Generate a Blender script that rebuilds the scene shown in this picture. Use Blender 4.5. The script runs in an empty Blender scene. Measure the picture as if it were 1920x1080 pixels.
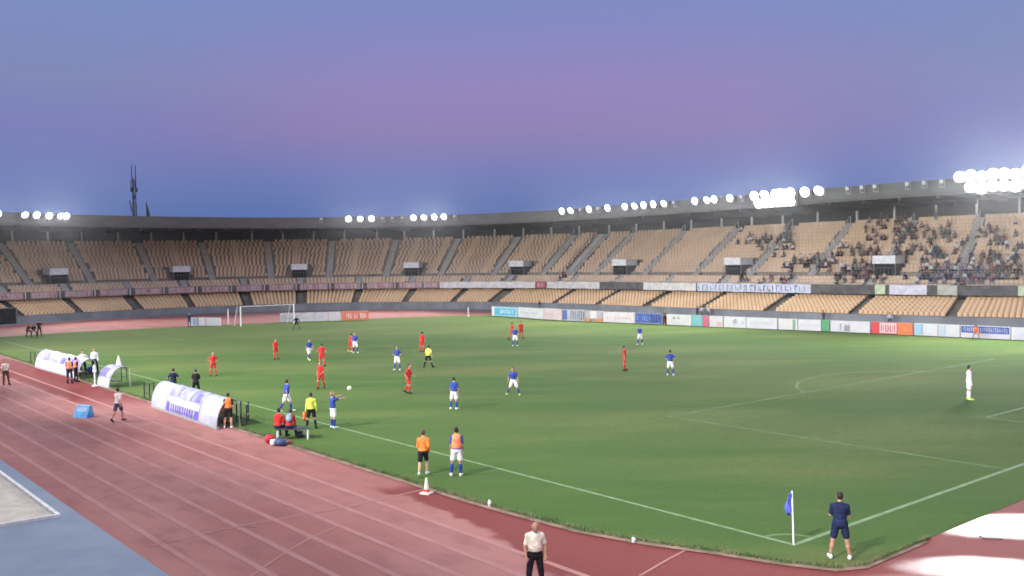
import bpy, math, random
import numpy as np
random.seed(7); rng = np.random.default_rng(7)
S = bpy.context.scene
COL = S.collection
rad = math.radians

# ------------------------------------------------------------------ camera
CAM = np.array([-22.912, -15.356, 8.184]); FPX = 1779.96
def _axes(yaw, pitch, roll):
    f = np.array([math.cos(yaw)*math.cos(pitch), math.sin(yaw)*math.cos(pitch), math.sin(pitch)])
    r = np.cross(f, [0, 0, 1]); r /= np.linalg.norm(r); u = np.cross(r, f)
    c, s = math.cos(roll), math.sin(roll)
    return f, c*r+s*u, c*u-s*r
FW, RT, UP = _axes(0.87795, -0.0318061, -0.0136438)
cd = bpy.data.cameras.new('camera'); cam = bpy.data.objects.new('camera', cd); COL.objects.link(cam)
cd.sensor_width = 36; cd.lens = FPX/1920*36; cd.clip_start = 0.1; cd.clip_end = 3000
from mathutils import Matrix, Vector
m = Matrix.Identity(4)
for i in range(3):
    m[i][0] = RT[i]; m[i][1] = UP[i]; m[i][2] = -FW[i]; m[i][3] = CAM[i]
cam.matrix_world = m
cd.dof.use_dof = True; cd.dof.focus_distance = 12.0; cd.dof.aperture_fstop = 2.3
S.camera = cam
def ground(u, v, z=0.0):                       # the ground point seen at a photo pixel
    d = FW + RT*(u-960)/FPX + UP*(540-v)/FPX
    return CAM + (z-CAM[2])/d[2]*d

# ------------------------------------------------------------------ sky
W = bpy.data.worlds.new('World'); S.world = W; W.use_nodes = True
nt = W.node_tree; nt.nodes.clear()
def N(t, typ, **k):
    n = t.nodes.new(typ)
    for a, b in k.items(): setattr(n, a, b)
    return n
def lin(c): return tuple((x/255/12.92 if x/255 <= .04045 else ((x/255+.055)/1.055)**2.4) for x in c)
def ramp(t, stops, interp='EASE'):
    r = N(t, 'ShaderNodeValToRGB'); cr = r.color_ramp; cr.interpolation = interp
    while len(cr.elements) < len(stops): cr.elements.new(0.5)
    for e, (p, c) in zip(cr.elements, stops):
        e.position = p; e.color = (*c, 1)
    return r
tc = N(nt, 'ShaderNodeTexCoord'); sep = N(nt, 'ShaderNodeSeparateXYZ'); nt.links.new(tc.outputs['Generated'], sep.inputs[0])
mul = N(nt, 'ShaderNodeMath', operation='MULTIPLY'); mul.inputs[1].default_value = 1.0
nt.links.new(sep.outputs['Z'], mul.inputs[0])
def L(e): return math.sin(rad(e))
mid = ramp(nt, [(0.0, lin((70, 98, 150))), (L(2.5), lin((86, 112, 171))), (L(4.6), lin((106, 120, 180))), (L(7.5), lin((141, 126, 178))),
                (L(10), lin((147, 132, 188))), (L(14.5), lin((129, 138, 194))), (L(30), lin((100, 125, 188))), (1.0, lin((62, 88, 150)))], 'LINEAR')
side = ramp(nt, [(0.0, lin((72, 100, 152))), (L(2.5), lin((90, 116, 172))), (L(4.6), lin((106, 122, 179))), (L(7.5), lin((121, 126, 183))),
                 (L(10), lin((127, 136, 183))), (L(14.5), lin((124, 142, 194))), (L(30), lin((100, 125, 188))), (1.0, lin((62, 88, 150)))], 'LINEAR')
nt.links.new(mul.outputs[0], mid.inputs[0]); nt.links.new(mul.outputs[0], side.inputs[0])
# pink band is strongest in one azimuth (opposite the set sun)
az = N(nt, 'ShaderNodeVectorMath', operation='DOT_PRODUCT'); a0 = rad(49)
az.inputs[1].default_value = (math.cos(a0), math.sin(a0), 0); nt.links.new(tc.outputs['Generated'], az.inputs[0])
mr = N(nt, 'ShaderNodeMapRange', interpolation_type='SMOOTHSTEP'); mr.inputs[1].default_value = .885; mr.inputs[2].default_value = .992
nt.links.new(az.outputs['Value'], mr.inputs[0])
mx = N(nt, 'ShaderNodeMix', data_type='RGBA'); nt.links.new(mr.outputs[0], mx.inputs[0])
nt.links.new(side.outputs[0], mx.inputs[6]); nt.links.new(mid.outputs[0], mx.inputs[7])
# after-glow of the set sun, low in the sky behind the camera
an = N(nt, 'ShaderNodeVectorMath', operation='DOT_PRODUCT'); an.inputs[1].default_value = (-math.cos(a0), -math.sin(a0), 0); nt.links.new(tc.outputs['Generated'], an.inputs[0])
g1 = N(nt, 'ShaderNodeMapRange', interpolation_type='SMOOTHSTEP'); g1.inputs[1].default_value = -.1; g1.inputs[2].default_value = 1.0; nt.links.new(an.outputs['Value'], g1.inputs[0])
g2 = ramp(nt, [(0.0, (1.5, .85, .50)), (.12, (1.25, .80, .55)), (.35, (.45, .50, .60)), (.8, (.10, .14, .22)), (1.0, (.06, .09, .15))], 'LINEAR'); nt.links.new(mul.outputs[0], g2.inputs[0])
ga = N(nt, 'ShaderNodeMix', data_type='RGBA', blend_type='ADD'); nt.links.new(g1.outputs[0], ga.inputs[0]); nt.links.new(mx.outputs[2], ga.inputs[6]); nt.links.new(g2.outputs[0], ga.inputs[7]); mx = ga
bg = N(nt, 'ShaderNodeBackground'); bg.inputs[1].default_value = 1.0
nt.links.new(mx.outputs[2], bg.inputs[0])
wo = N(nt, 'ShaderNodeOutputWorld'); nt.links.new(bg.outputs[0], wo.inputs[0])
S.view_settings.view_transform = 'Standard'; S.view_settings.look = 'None'
S.view_settings.gamma = 1; S.view_settings.exposure = 0; S.view_settings.use_curve_mapping = False
S.cycles.use_denoising = True; S.cycles.sample_clamp_indirect = 2.0
S.cycles.max_bounces = 5; S.cycles.diffuse_bounces = 3; S.cycles.glossy_bounces = 2; S.cycles.transmission_bounces = 4
S.cycles.transparent_max_bounces = 6
LAMP_POWER = 13500.0

# ------------------------------------------------------------------ materials
MATS = {}
def mat(name, col, rough=.7, spec=.3, noise=0, nscale=3.0, col2=None, bump=0, bscale=40, metal=0, stretch=None, detail=4):
    if name in MATS: return MATS[name]
    M = bpy.data.materials.new(name); M.use_nodes = True; t = M.node_tree; b = t.nodes['Principled BSDF']
    b.inputs['Roughness'].default_value = rough; b.inputs['Specular IOR Level'].default_value = spec; b.inputs['Metallic'].default_value = metal
    b.inputs['Base Color'].default_value = (*col, 1)
    if noise or col2:
        tcn = N(t, 'ShaderNodeTexCoord'); mp = N(t, 'ShaderNodeMapping'); t.links.new(tcn.outputs['Object'], mp.inputs[0])
        if stretch: mp.inputs['Scale'].default_value = stretch
        n = N(t, 'ShaderNodeTexNoise'); n.inputs['Scale'].default_value = nscale; n.inputs['Detail'].default_value = detail
        t.links.new(mp.outputs[0], n.inputs['Vector'])
        c2 = col2 or tuple(x*(1-noise) for x in col); c1 = tuple(min(1, x*(1+noise)) for x in col) if not col2 else col
        r = ramp(t, [(.32, c2), (.68, c1)]); t.links.new(n.outputs['Fac'], r.inputs[0]); t.links.new(r.outputs[0], b.inputs['Base Color'])
    if bump:
        tcn = N(t, 'ShaderNodeTexCoord'); n2 = N(t, 'ShaderNodeTexNoise'); n2.inputs['Scale'].default_value = bscale
        t.links.new(tcn.outputs['Object'], n2.inputs['Vector']); bp = N(t, 'ShaderNodeBump'); bp.inputs['Strength'].default_value = bump
        bp.inputs['Distance'].default_value = .03
        t.links.new(n2.outputs['Fac'], bp.inputs['Height']); t.links.new(bp.outputs[0], b.inputs['Normal'])
    MATS[name] = M; return M
def emis(name, col, s):
    if name in MATS: return MATS[name]
    M = bpy.data.materials.new(name); M.use_nodes = True; b = M.node_tree.nodes['Principled BSDF']
    b.inputs['Base Color'].default_value = (.8, .8, .8, 1); b.inputs['Emission Color'].default_value = (*col, 1); b.inputs['Emission Strength'].default_value = s
    M.cycles.emission_sampling = 'NONE'
    MATS[name] = M; return M

# ------------------------------------------------------------------ object helpers
def tag(o, label=None, cat=None, group=None, kind=None):
    if label: o['label'] = label
    if cat: o['category'] = cat
    if group: o['group'] = group
    if kind: o['kind'] = kind
    return o
def empty(name, loc=(0, 0, 0), rz=0, **k):
    o = bpy.data.objects.new(name, None); COL.objects.link(o); o.location = loc; o.rotation_euler = (0, 0, rz); o.empty_display_size = .2
    return tag(o, **k)
def mesh(name, V, F, mats=None, parent=None, smooth=False, idx=None, loc=None, rot=None):
    me = bpy.data.meshes.new(name)
    if isinstance(F, np.ndarray):
        V = np.asarray(V, dtype=np.float32); nf, k = F.shape
        me.vertices.add(len(V)); me.vertices.foreach_set('co', V.ravel())
        me.loops.add(nf*k); me.loops.foreach_set('vertex_index', F.astype(np.int32).ravel())
        me.polygons.add(nf); me.polygons.foreach_set('loop_start', np.arange(nf, dtype=np.int32)*k)
        me.update(calc_edges=True)
    else:
        me.from_pydata([tuple(map(float, v)) for v in V], [], [tuple(map(int, f)) for f in F])
    if mats is not None:
        for q in (mats if isinstance(mats, (list, tuple)) else [mats]): me.materials.append(q)
    if idx is not None: me.polygons.foreach_set('material_index', np.asarray(idx, dtype=np.int32))
    if smooth: me.polygons.foreach_set('use_smooth', np.ones(len(me.polygons), dtype=bool))
    me.validate()
    return link(name, me, parent, loc, rot)
def link(name, me, parent=None, loc=None, rot=None):
    o = bpy.data.objects.new(name, me); COL.objects.link(o)
    if parent: o.parent = parent
    if loc is not None: o.location = loc
    if rot is not None: o.rotation_euler = rot
    return o
class MB:
    def __init__(s): s.V = []; s.F = []; s.I = []; s.mi = 0
    def add(s, V, F):
        b = len(s.V); s.V += [tuple(v) for v in V]; s.F += [tuple(i+b for i in f) for f in F]; s.I += [s.mi]*len(F); return s
    def box(s, c, d, rz=0, ax=None):
        hx, hy, hz = d[0]/2, d[1]/2, d[2]/2
        P = np.array([(x*hx, y*hy, z*hz) for z in (-1, 1) for y in (-1, 1) for x in (-1, 1)])
        if ax is not None: P = P @ np.array(ax)
        elif rz: c_, s_ = math.cos(rz), math.sin(rz); P = P @ np.array([[c_, s_, 0], [-s_, c_, 0], [0, 0, 1]])
        return s.add(P+np.array(c), [(0, 2, 3, 1), (4, 5, 7, 6), (0, 1, 5, 4), (2, 6, 7, 3), (0, 4, 6, 2), (1, 3, 7, 5)])
    def tube(s, a, b, r, r2=None, n=8):
        a = np.array(a, float); b = np.array(b, float); r2 = r if r2 is None else r2
        d = b-a; d /= np.linalg.norm(d)+1e-9; h = np.array([0, 0, 1]) if abs(d[2]) < .9 else np.array([1, 0, 0])
        x = np.cross(d, h); x /= np.linalg.norm(x); y = np.cross(d, x)
        V = []
        for p, q in ((a, r), (b, r2)):
            for i in range(n): t = 2*math.pi*i/n; V.append(p+q*(math.cos(t)*x+math.sin(t)*y))
        F = [(i, (i+1) % n, n+(i+1) % n, n+i) for i in range(n)]+[tuple(range(n))[::-1], tuple(range(n, 2*n))]
        return s.add(V, F)
    def build(s, name, mats, parent=None, smooth=False, **k):
        return mesh(name, s.V, s.F, mats, parent, smooth, idx=s.I, **k)

# ------------------------------------------------------------------ ground materials
def ground_material(name):
    M = bpy.data.materials.new(name); M.use_nodes = True; t = M.node_tree; b = t.nodes['Principled BSDF']
    g = N(t, 'ShaderNodeNewGeometry'); return M, t, b, g.outputs['Position']
def noise(t, vec, scale, detail=3, stretch=None, rz=0, rough=.5):
    if stretch:
        mp = N(t, 'ShaderNodeMapping'); mp.inputs['Scale'].default_value = stretch; mp.inputs['Rotation'].default_value = (0, 0, rz)
        mp.vector_type = 'TEXTURE' if False else 'POINT'
        t.links.new(vec, mp.inputs[0]); vec = mp.outputs[0]
    n = N(t, 'ShaderNodeTexNoise'); n.inputs['Scale'].default_value = scale; n.inputs['Detail'].default_value = detail; n.inputs['Roughness'].default_value = rough
    t.links.new(vec, n.inputs['Vector']); return n.outputs['Fac']
def mixc(t, fac, a, b):
    x = N(t, 'ShaderNodeMix', data_type='RGBA')
    for s, v in ((0, fac), (6, a), (7, b)):
        if isinstance(v, tuple): x.inputs[s].default_value = (*v, 1)
        elif isinstance(v, (int, float)): x.inputs[s].default_value = v
        else: t.links.new(v, x.inputs[s])
    return x.outputs[2]
def rng_(t, v, a, b, lo=0., hi=1.):
    r = N(t, 'ShaderNodeMapRange', interpolation_type='SMOOTHSTEP')
    t.links.new(v, r.inputs[0])
    for i, q in enumerate((a, b, lo, hi)): r.inputs[i+1].default_value = q
    return r.outputs[0]
def mth(t, op, a, b=None, c=None):
    x = N(t, 'ShaderNodeMath', operation=op)
    for i, v in enumerate((a, b, c)):
        if v is None: continue
        if isinstance(v, (int, float)): x.inputs[i].default_value = v
        else: t.links.new(v, x.inputs[i])
    return x.outputs[0]
def bump(t, b, h, s, d=.03):
    bp = N(t, 'ShaderNodeBump'); bp.inputs['Strength'].default_value = s; bp.inputs['Distance'].default_value = d
    t.links.new(h, bp.inputs['Height']); t.links.new(bp.outputs[0], b.inputs['Normal'])

# grass: mown bands, lush and dry patches, fine blade-scale mottling
GR, t, b, P = ground_material('pitch_turf')
sx = N(t, 'ShaderNodeSeparateXYZ'); t.links.new(P, sx.inputs[0])
def dotp(v):
    d_ = N(t, 'ShaderNodeVectorMath', operation='DOT_PRODUCT'); t.links.new(P, d_.inputs[0]); d_.inputs[1].default_value = v; return d_.outputs['Value']
cmb = N(t, 'ShaderNodeCombineXYZ')     # wear and moisture bands run slightly askew across the pitch
t.links.new(mth(t, 'MULTIPLY', dotp((.76, -.65, 0)), .26), cmb.inputs[0]); t.links.new(dotp((.65, .76, 0)), cmb.inputs[1])
Q = cmb.outputs[0]
band = mth(t, 'SINE', mth(t, 'MULTIPLY', mth(t, 'ADD', sx.outputs['Y'], mth(t, 'MULTIPLY', noise(t, P, .12, 2), 5.0)), 2*math.pi/11.0))
bandf = rng_(t, band, -.5, .5)
big = noise(t, Q, .085, 3, rough=.5); midn = noise(t, Q, .42, 5, rough=.6); dry = noise(t, Q, .16, 4, rough=.65)
fine = noise(t, P, 9, 5, rough=.75)
c = mixc(t, rng_(t, big, .42, .60), (.050, .112, .026), (.115, .158, .048))
c = mixc(t, mth(t, 'MULTIPLY', rng_(t, midn, .42, .68), .45), c, (.125, .160, .050))
c = mixc(t, mth(t, 'MULTIPLY', rng_(t, dry, .54, .70), .62), c, (.150, .125, .050))
c = mixc(t, mth(t, 'MULTIPLY', bandf, .42), c, (.062, .118, .032))
m2_ = noise(t, P, 2.1, 6, rough=.8); c = mixc(t, mth(t, 'MULTIPLY', rng_(t, m2_, .42, .62), .42), c, (.060, .105, .030))
c = mixc(t, mth(t, 'MULTIPLY', rng_(t, fine, .35, .7), .32), c, (.125, .175, .052))
c = mixc(t, mth(t, 'MULTIPLY', rng_(t, sx.outputs['Y'], 60, 98), .45), c, (.150, .180, .060))
t.links.new(c, b.inputs['Base Color']); b.inputs['Roughness'].default_value = 1.0; b.inputs['Specular IOR Level'].default_value = .04
bump(t, b, noise(t, P, 22, 4, rough=.8), .7, .04)

# running track: faded pink-red rubber, inner lanes in painted shade, wet pools behind the corner
TR, t, b, P = ground_material('track_rubber')
sx = N(t, 'ShaderNodeSeparateXYZ'); t.links.new(P, sx.inputs[0]); X, Y = sx.outputs['X'], sx.outputs['Y']
n1 = noise(t, P, .25, 5, (1, .35, 1)); n2 = noise(t, P, 1.3, 4, (1, .5, 1)); n3 = noise(t, P, 40, 3, rough=.8)
c = mixc(t, rng_(t, n1, .35, .65), (.272, .102, .088), (.335, .148, .128))
c = mixc(t, mth(t, 'MULTIPLY', rng_(t, n2, .45, .7), .5), c, (.20, .082, .080))
# shade without sheen, painted in as deeper red beside the grass
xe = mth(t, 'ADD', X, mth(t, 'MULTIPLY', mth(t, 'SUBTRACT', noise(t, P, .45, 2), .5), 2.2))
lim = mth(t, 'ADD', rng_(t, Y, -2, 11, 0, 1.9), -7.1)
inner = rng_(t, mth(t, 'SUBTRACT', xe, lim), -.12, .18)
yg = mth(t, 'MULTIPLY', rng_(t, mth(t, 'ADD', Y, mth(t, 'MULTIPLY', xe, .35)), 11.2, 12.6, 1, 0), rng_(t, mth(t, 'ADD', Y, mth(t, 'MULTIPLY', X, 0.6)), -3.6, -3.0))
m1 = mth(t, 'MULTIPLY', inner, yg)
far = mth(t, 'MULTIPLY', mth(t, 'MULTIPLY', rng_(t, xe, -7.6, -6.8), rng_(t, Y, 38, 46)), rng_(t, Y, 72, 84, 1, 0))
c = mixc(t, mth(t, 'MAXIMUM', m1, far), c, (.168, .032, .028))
damp = mth(t, 'MULTIPLY', rng_(t, Y, -2.4, -2.1, 1, 0), rng_(t, X, -.5, .8))
c = mixc(t, mth(t, 'MULTIPLY', damp, .75), c, (.20, .055, .050))
c = mixc(t, mth(t, 'MULTIPLY', rng_(t, n3, .4, .7), .18), c, (.40, .22, .21))
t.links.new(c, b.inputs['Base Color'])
# pools of rain water in the D: ellipses given by centre, half sizes, angle
def pool(cx, cy, rx, ry, a):
    dx = mth(t, 'SUBTRACT', X, cx); dy = mth(t, 'SUBTRACT', Y, cy); ca, sa = math.cos(a), math.sin(a)
    u = mth(t, 'DIVIDE', mth(t, 'ADD', mth(t, 'MULTIPLY', dx, ca), mth(t, 'MULTIPLY', dy, sa)), rx)
    v = mth(t, 'DIVIDE', mth(t, 'SUBTRACT', mth(t, 'MULTIPLY', dy, ca), mth(t, 'MULTIPLY', dx, sa)), ry)
    r = mth(t, 'ADD', mth(t, 'MULTIPLY', u, u), mth(t, 'MULTIPLY', v, v))
    r = mth(t, 'ADD', r, mth(t, 'MULTIPLY', mth(t, 'SUBTRACT', noise(t, P, .9, 3), .5), .8))
    return rng_(t, r, .45, 1.35, 1, 0)
p1 = ground(1905, 996); p2 = ground(1815, 1063)
dr = math.atan2(RT[1], RT[0])
POOLS = mth(t, 'MAXIMUM', pool(p1[0]+.8, p1[1], 3.2, 1.3, dr), pool(p2[0], p2[1], 1.9, .9, dr))
ro = N(t, 'ShaderNodeMix', data_type='FLOAT'); t.links.new(POOLS, ro.inputs[0]); ro.inputs[2].default_value = .85; ro.inputs[3].default_value = .40
t.links.new(ro.outputs[0], b.inputs['Roughness'])
sp = N(t, 'ShaderNodeMix', data_type='FLOAT'); t.links.new(POOLS, sp.inputs[0]); sp.inputs[2].default_value = .10; sp.inputs[3].default_value = .6
t.links.new(sp.outputs[0], b.inputs['Specular IOR Level'])
t.links.new(mth(t, 'MULTIPLY', POOLS, .15), b.inputs['Coat Weight']); b.inputs['Coat Roughness'].default_value = .3
bump(t, b, noise(t, P, 60, 3), .25, .01)

BLUE = mat('blue_rubber', (.20, .238, .295), .85, .1, col2=(.24, .275, .32), nscale=.6, bump=.2, bscale=80)
SAND = mat('pit_sand', (.58, .52, .42), .9, .1, col2=(.50, .44, .35), nscale=2.2, bump=.8, bscale=5)
KERB = mat('kerb_concrete', (.52, .48, .42), .8, .2, noise=.25, nscale=3)
GREYP = mat('walkway_concrete', (.20, .215, .225), .8, .2, noise=.15, nscale=.5)
EARTH = mat('earth', (.06, .07, .05), .95, .1, noise=.3, nscale=.02)

# ------------------------------------------------------------------ stand base curve (plan), metres
CUR = [[-9.6,122.9],[-6.1,124.7],[-2.5,126.4],[1.2,128.0],[5.0,129.3],[8.8,130.5],[12.7,131.4],[16.7,132.1],[20.6,132.5],[24.6,132.8],[28.6,132.8],[32.6,132.5],[36.6,132.0],[40.5,131.2],[44.3,130.0],[48.0,128.6],[51.6,126.8],[55.0,124.7],[58.2,122.2],[61.1,119.5],[63.8,116.5],[66.1,113.3],[68.2,109.8],[69.9,106.2],[71.3,102.5],[72.5,98.7],[73.3,94.8],[73.9,90.8],[74.3,86.8],[74.6,82.8],[74.7,78.8],[74.7,74.8],[74.7,70.8],[74.6,66.8],[74.5,62.8],[74.4,58.8],[74.5,54.8],[74.6,50.8],[74.8,46.8],[75.1,42.9],[75.5,38.9],[76.0,34.9],[76.7,31.0],[77.7,27.1],[79.0,23.3],[80.6,19.6],[82.3,16.0]]
C0 = np.array(CUR)
pre = []; p = C0[0].copy(); a = math.atan2(C0[1][1]-C0[0][1], C0[1][0]-C0[0][0])
for k in range(9):
    a += .085; p = p-4*np.array([math.cos(a), math.sin(a)]); pre.append(p)
post = []; p = C0[-1].copy(); dv = C0[-1]-C0[-2]; dv /= np.linalg.norm(dv)
for k in range(8): p = p+4*dv; post.append(p)
C0 = np.concatenate([np.array(pre[::-1]), C0, np.array(post)])
for _ in range(3): C0[1:-1] = .25*C0[:-2]+.5*C0[1:-1]+.25*C0[2:]
LEN = np.r_[0, np.cumsum(np.linalg.norm(np.diff(C0, axis=0), axis=1))]-36.0   # s = 0 where the frame begins to the left
S0, S1 = -30.0, 212.0
def cpt(s, d=0.0):
    s = np.asarray(s, float)
    q = lambda s_: np.stack([np.interp(s_, LEN, C0[:, 0]), np.interp(s_, LEN, C0[:, 1])], -1)
    P_ = q(s); T = q(s+1.5)-q(s-1.5); T /= np.linalg.norm(T, axis=-1, keepdims=True)
    Nn = np.stack([-T[..., 1], T[..., 0]], -1)
    return P_+Nn*np.asarray(d)[..., None], T, Nn
zq = lambda a, b_, c_, d_: (lambda s: np.interp(s, [20, 70, 120, 165], [a, b_, c_, d_]))
Z = dict(lf=lambda s: .70+.0022*np.asarray(s), lt=lambda s: 2.95+.0015*np.asarray(s), fb=lambda s: 3.12+.0018*np.asarray(s), ft=lambda s: 4.14+.0024*np.asarray(s),
         md=lambda s: 5.56+.0026*np.asarray(s), ut=lambda s: 11.75+.0055*np.asarray(s))
def smoothz(a, b_, c_, d_):
    co = np.polyfit([20, 70, 120, 165], [a, b_, c_, d_], 2); return lambda s: np.polyval(co, np.clip(s, -5, 190))
Z['rl'] = smoothz(13.72, 13.52, 13.85, 14.3); Z['rt'] = smoothz(15.52, 15.25, 15.6, 15.95)
D = dict(lf=0., lt=5.66, fb=3.7, ft=3.7, md=6.76, ut=17.6, rl=1.95, rt=1.55)

def loft(prof, s_arr, closed=False):
    """prof: list of (d, z(s)); faces between successive profile points along the stand curve"""
    V = []
    for d, z in prof:
        P_, _, _ = cpt(s_arr, np.full(len(s_arr), d)); V.append(np.c_[P_, z(s_arr)])
    n = len(s_arr); F = []
    m_ = len(prof)
    for j in range(m_ if closed else m_-1):
        j2 = (j+1) % m_
        for i in range(n-1): F.append((j*n+i, j*n+i+1, j2*n+i+1, j2*n+i))
    if closed: F += [tuple(j*n for j in range(m_)), tuple(j*n+n-1 for j in range(m_))[::-1]]
    return np.concatenate(V).tolist(), F
SS = np.arange(S0, S1, 2.0)

# ------------------------------------------------------------------ setting: ground sheets
def sheet(name, pts, z, m_, label=None, kind='structure'):
    o = mesh(name, [(*p_[:2], z) for p_ in pts], [tuple(range(len(pts)))], m_)
    return tag(o, kind=kind)
R_ = 1600
sheet('ground', [(-R_, -R_), (R_, -R_), (R_, R_), (-R_, R_)], -.02, EARTH)
outer, _, _ = cpt(SS, np.full(len(SS), .5)); outer = outer.tolist()
trk, _, _ = cpt(SS, np.full(len(SS), -2.83)); trk = trk.tolist()
sheet('walkway', [(-19, -45)]+[(-19, 112)]+outer+[(outer[-1][0], -45)], 0.0, GREYP)
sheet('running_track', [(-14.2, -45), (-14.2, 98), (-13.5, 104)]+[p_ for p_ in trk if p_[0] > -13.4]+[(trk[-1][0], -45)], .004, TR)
gp = [(-3.9, 101), (-4, 88)]+[(-3.85, y) for y in np.arange(80, 8, -4)]+[(-3.75, 8), (-3.5, 4.9), (-2.9, 2.8), (-2.2, 1.1), (-1.6, -.7), (-1.0, -1.9), (-.3, -2.25), (3, -2.2), (9.6, -2.2), (30, -2.3), (69.6, -2.3), (69.6, 20), (66, 50), (62.5, 78), (62, 91),
      (57.8, 94.2), (50, 97.6), (40, 100.4), (30, 102.2), (20, 104.2), (10, 105.6), (0, 104.6)]
sheet('pitch', gp, .010, GR)
sheet('blue_run_up', [(-18.6, -45), (-14.2, -45), (-14.2, 90), (-18.6, 90)], .008, BLUE)
# long-jump pit with its white kerb
pit = empty('sand_pit', (-16.6, 22, 0), label='long jump pit of pale sand in a white kerb beside the track', cat='sand pit')
b_ = MB(); n = 14
for i in range(n+1):
    for j in range(4*n+1):
        x_, y_ = -1.55+3.25*i/n, -4.35+9.2*j/(4*n); b_.V.append((x_, y_, .018+.05*random.random()*(0 < i < n and 0 < j < 4*n)))
q = 4*n+1
for i in range(n):
    for j in range(4*n): b_.F.append((i*q+j, (i+1)*q+j, (i+1)*q+j+1, i*q+j+1)); b_.I.append(0)
b_.build('sand', SAND, pit, True)
WK = mat('pit_kerb_paint', (.62, .60, .56), .6, .3, noise=.15, nscale=4)
MB().box((1.78, .22, .05), (.12, 9.5, .10)).build('kerb', WK, pit)
MB().box((0.04, -4.45, .05), (3.36, .12, .10)).build('kerb', WK, pit)

# painted lines --------------------------------------------------------
LINE = mat('line_paint', (.195, .285, .155), .9, .1, col2=(.135, .215, .095), nscale=2.2, detail=6)
FAINT = mat('faded_line_paint', (.128, .21, .09), .9, .1, col2=(.09, .155, .052), nscale=1.1, detail=6)
LANE = mat('lane_paint', (.375, .19, .17), .85, .1, col2=(.34, .158, .14), nscale=.8, detail=6)
def strip(name, pts, w, z, m_):
    pts = np.array(pts, float)[:, :2]; T = np.gradient(pts, axis=0); T /= np.linalg.norm(T, axis=1, keepdims=True); Nn = np.stack([-T[:, 1], T[:, 0]], 1)
    V = [(*v, z) for v in pts-Nn*w/2]+[(*v, z) for v in pts+Nn*w/2]; n_ = len(pts)
    o = mesh(name, V, [(i, i+1, n_+i+1, n_+i) for i in range(n_-1)], m_); tag(o, kind='structure'); return o
PL = 98.2
def ln(name, pts, w=.13): return strip(name, pts, w, .014, LINE)
ln('touchline', [(0, .08), (0, 50), (0, PL)], .15); ln('goal_line', [(-.075, 0), (30, 0), (62, 0)], .17)
strip('touchline', [(62, 0.1), (62, PL)], .12, .014, FAINT); strip('goal_line', [(.1, PL), (61.9, PL)], .12, .014, FAINT)
x0, x1 = 13.84, 51
def box_line(name, pts): return strip(name, pts, .16, .014, FAINT)
for yb, sg in ((0, 1), (PL, -1)):
    box_line('penalty_area_line', [(x0, yb+sg*.07), (x0, yb+sg*16.5)]); box_line('penalty_area_line', [(x0, yb+sg*16.56), (x1, yb+sg*16.56)])
    box_line('goal_area_line', [(24.6, yb+sg*.07), (24.6, yb+sg*5.5)]); box_line('goal_area_line', [(24.6, yb+sg*5.56), (41, yb+sg*5.56)])
cx_ = 33.2
box_line('penalty_arc', [(cx_+9.15*math.cos(a_), 11+9.15*math.sin(a_)) for a_ in np.linspace(rad(143), rad(37), 24)])
box_line('corner_arc', [(math.cos(a_), math.sin(a_)) for a_ in np.linspace(0.07, math.pi/2-.07, 10)])
strip('halfway_line', [(.1, PL/2), (61.9, PL/2)], .07, .014, FAINT)
strip('centre_circle', [(31+9.15*math.cos(a_), PL/2+9.15*math.sin(a_)) for a_ in np.linspace(0, 2*math.pi, 48)], .07, .014, FAINT)
for i, xx in enumerate([-13.35-.0, -12.15, -10.95, -9.75, -8.55, -7.35, -6.15]):
    strip('lane_line', [(xx, -40), (xx, 20), (xx, 96)], .20, .0085, LANE)
def px_strip(name, pts, w=.09): strip(name, [ground(*p_) for p_ in pts], w, .0125, LANE)
px_strip('start_line', [(281, 1025), (380, 1001), (470, 983), (640, 953), (800, 917)], .10)
px_strip('start_line', [(155, 945), (215, 924), (290, 905)], .09)
px_strip('start_line', [(468, 1082), (530, 1040), (580, 1010), (640, 985)], .08)
px_strip('start_line', [(1200, 1080), (1255, 1048), (1290, 1030)], .08)
def lane_mark(txt, u, v, sz):
    c_ = bpy.data.curves.new('lane_number', 'FONT'); c_.body = txt; c_.size = sz; c_.extrude = .001
    o = bpy.data.objects.new('lane_number', c_); COL.objects.link(o); dg = bpy.context.evaluated_depsgraph_get()
    me = bpy.data.meshes.new_from_object(o.evaluated_get(dg)); bpy.data.objects.remove(o)
    me.materials.append(LANE); o = link('lane_number', me); g_ = ground(u, v); o.location = (g_[0], g_[1], .0135); o.rotation_euler = (0, 0, rad(-38)); tag(o, kind='structure')
lane_mark('6/4', 296, 1018, .55); lane_mark('0', 377, 1003, .5); lane_mark('4/8', 440, 990, .5)

# kerb of the inner lane and ragged turf edge
ed = [(-3.9, y) for y in np.arange(92, 8, -2.0)]+[(-3.82, 8), (-3.57, 4.9), (-2.97, 2.75), (-2.27, 1.05), (-1.67, -.75), (-1.07, -1.97), (-.33, -2.33), (3, -2.28)]
strip('edging_kerb', ed, .24, .022, mat('edging', (.30, .20, .15), .9, .1, col2=(.15, .12, .075), nscale=1.6, detail=6))
V, F = [], []
ep = np.array(ed); el = np.r_[0, np.cumsum(np.linalg.norm(np.diff(ep, axis=0), axis=1))]
for k in range(9000):
    s_ = el[-1]*(1-random.random()**1.6); x_ = np.interp(s_, el, ep[:, 0])+.12+abs(random.gauss(0, .13)); y_ = np.interp(s_, el, ep[:, 1])+.05
    h = random.uniform(.05, .15); a_ = random.random()*6.28; w = .018; dx, dy = math.cos(a_)*w, math.sin(a_)*w; b0 = len(V)
    V += [(x_-dx, y_-dy, .01), (x_+dx, y_+dy, .01), (x_+random.gauss(0, .03), y_+random.gauss(0, .03), h)]; F.append((b0, b0+1, b0+2))
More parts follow.
